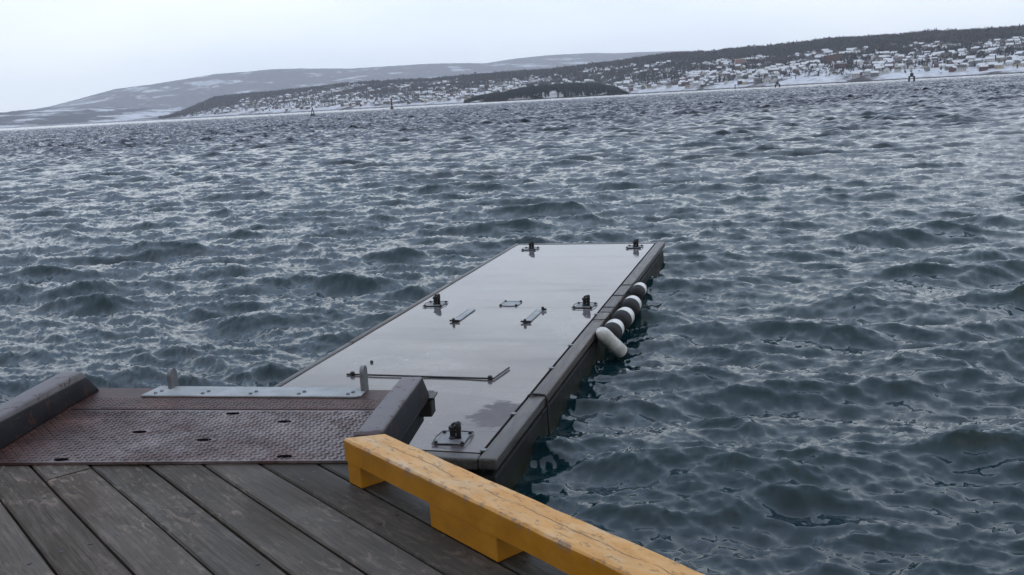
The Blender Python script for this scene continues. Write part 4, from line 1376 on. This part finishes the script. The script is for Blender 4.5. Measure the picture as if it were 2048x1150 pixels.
# rope looped over the right edge timber
b = MB()
pts = [(.012, 1.47, DZ - .05), (.010, 1.475, DZ + .01), (.03, 1.485, DZ + .024), (.10, 1.49, DZ + .023), (.165, 1.495, DZ + .016), (.188, 1.50, DZ - .03), (.19, 1.50, DZ - .12), (.192, 1.50, DZ - .3), (.2, 1.5, -.15)]
b.tube([P2W(*p) for p in pts], .011, 8)
o = b.build('mooring_rope', M['rope'], smooth=True)
tag(o, 'black rope looped over the right edge timber of the pontoon', 'rope')

# ---- fenders along the right side
def fender(rad, ln):
    root = empty('fender')
    b = MB(); b.lathe([(rad * .80, -ln / 2 + .045), (rad * .97, -ln / 2 + .05), (rad * 1.02, -ln / 2 + .12), (rad * 1.06, 0), (rad * 1.02, ln / 2 - .13), (rad * .90, ln / 2 - .07), (rad * .66, ln / 2 - .02), (rad * .36, ln / 2 + .01), (rad * .2, ln / 2 + .015)], 28)
    b.build('body', M['fender'], root, auto=50)
    b = MB(); b.lathe([(rad * .20, -ln / 2 - .05), (rad * .62, -ln / 2 - .035), (rad * .93, -ln / 2 + .01), (rad * 1.012, -ln / 2 + .06), (rad * 1.045, -ln / 2 + .12), (rad * 1.075, -ln / 2 + .20)], 28)
    b.build('end_cap', M['fender_end'], root, auto=50)
    return root


fl = [(.315, 4.42, .315, .118, 'white fender with black end lying next behind the hanging one'),
      (.322, 5.13, .30, .125, 'second black ended white fender along the pontoon side'),
      (.315, 5.88, .30, .122, 'third black ended white fender along the pontoon side'),
      (.31, 6.62, .36, .10, 'smallest looking black ended fender, farthest along the pontoon side')]

for i, (x, y, z, rad, lab) in enumerate(fl):
    o = fender(.12, .53)
    o.location = P2W(x, y, z)
    # local -Z (black end) faces the quay, axis along the pontoon side
    o.rotation_euler = (R(-90), 0, -PH + random.uniform(-.06, .06))
    s = rad / .12; o.scale = (s, s, 1)
    bpy.context.view_layer.update()
    for dy in (.19,):
        b = MB(); b.tube([P2W(*p) for p in ((x + .02, y + dy, z + rad - .01), (x - .06, y + dy * .95, z + rad + .005), (.176, y + dy * .9, DZ + .016), (.10, y + dy * .85, DZ + .020), (.03, y + dy * .85, DZ + .018), (.012, y + dy * .85, DZ - .03))], .005, 6)
        ln_ = b.build('lanyard', M['rope'], o); ln_.matrix_parent_inverse = o.matrix_world.inverted()
    tag(o, lab, 'fender', 'fenders along the pontoon side')
hf = empty('fender')
pa, pb = P2W(.235, 3.98, .42), P2W(.44, 4.28, .08)
ax = (pb - pa).normalized(); L_ = (pb - pa).length
b = MB(); b.lathe([(.03, -.03), (.060, 0), (.085, .05), (.09, .09), (.09, L_ - .02), (.082, L_), (.03, L_ + .004)], 26); b.build('body', M['fender'], hf, auto=40)
b = MB(); b.lathe([(.085, L_ - .012), (.0925, L_ - .01), (.0925, L_ + .006), (.06, L_ + .012)], 26); b.build('end_rim', M['fender_end'], hf)
hf.location = pa; hf.rotation_euler = ax.to_track_quat('Z', 'Y').to_euler()
tag(hf, 'plain white cylinder fender hanging slanted, nearest the quay', 'fender', 'fenders along the pontoon side')

# ------------------------------------------------------------------ damp winter air
b = MB(); b.box((0, 4900, 260), (18000, 13500, 540))
hm = bpy.data.materials.new('winter_haze'); hm.use_nodes = True
hn = hm.node_tree; hn.nodes.clear()
ho = hn.nodes.new('ShaderNodeOutputMaterial'); pv = hn.nodes.new('ShaderNodeVolumePrincipled')
pv.inputs['Color'].default_value = (0.86, 0.89, 0.96, 1)
pv.inputs['Density'].default_value = 6.2e-5
pv.inputs['Anisotropy'].default_value = 0.55
hn.links.new(pv.outputs[0], ho.inputs['Volume'])
hz = b.build('haze', hm)
tag(hz, 'pale winter haze over the fjord', 'haze', kind='stuff')
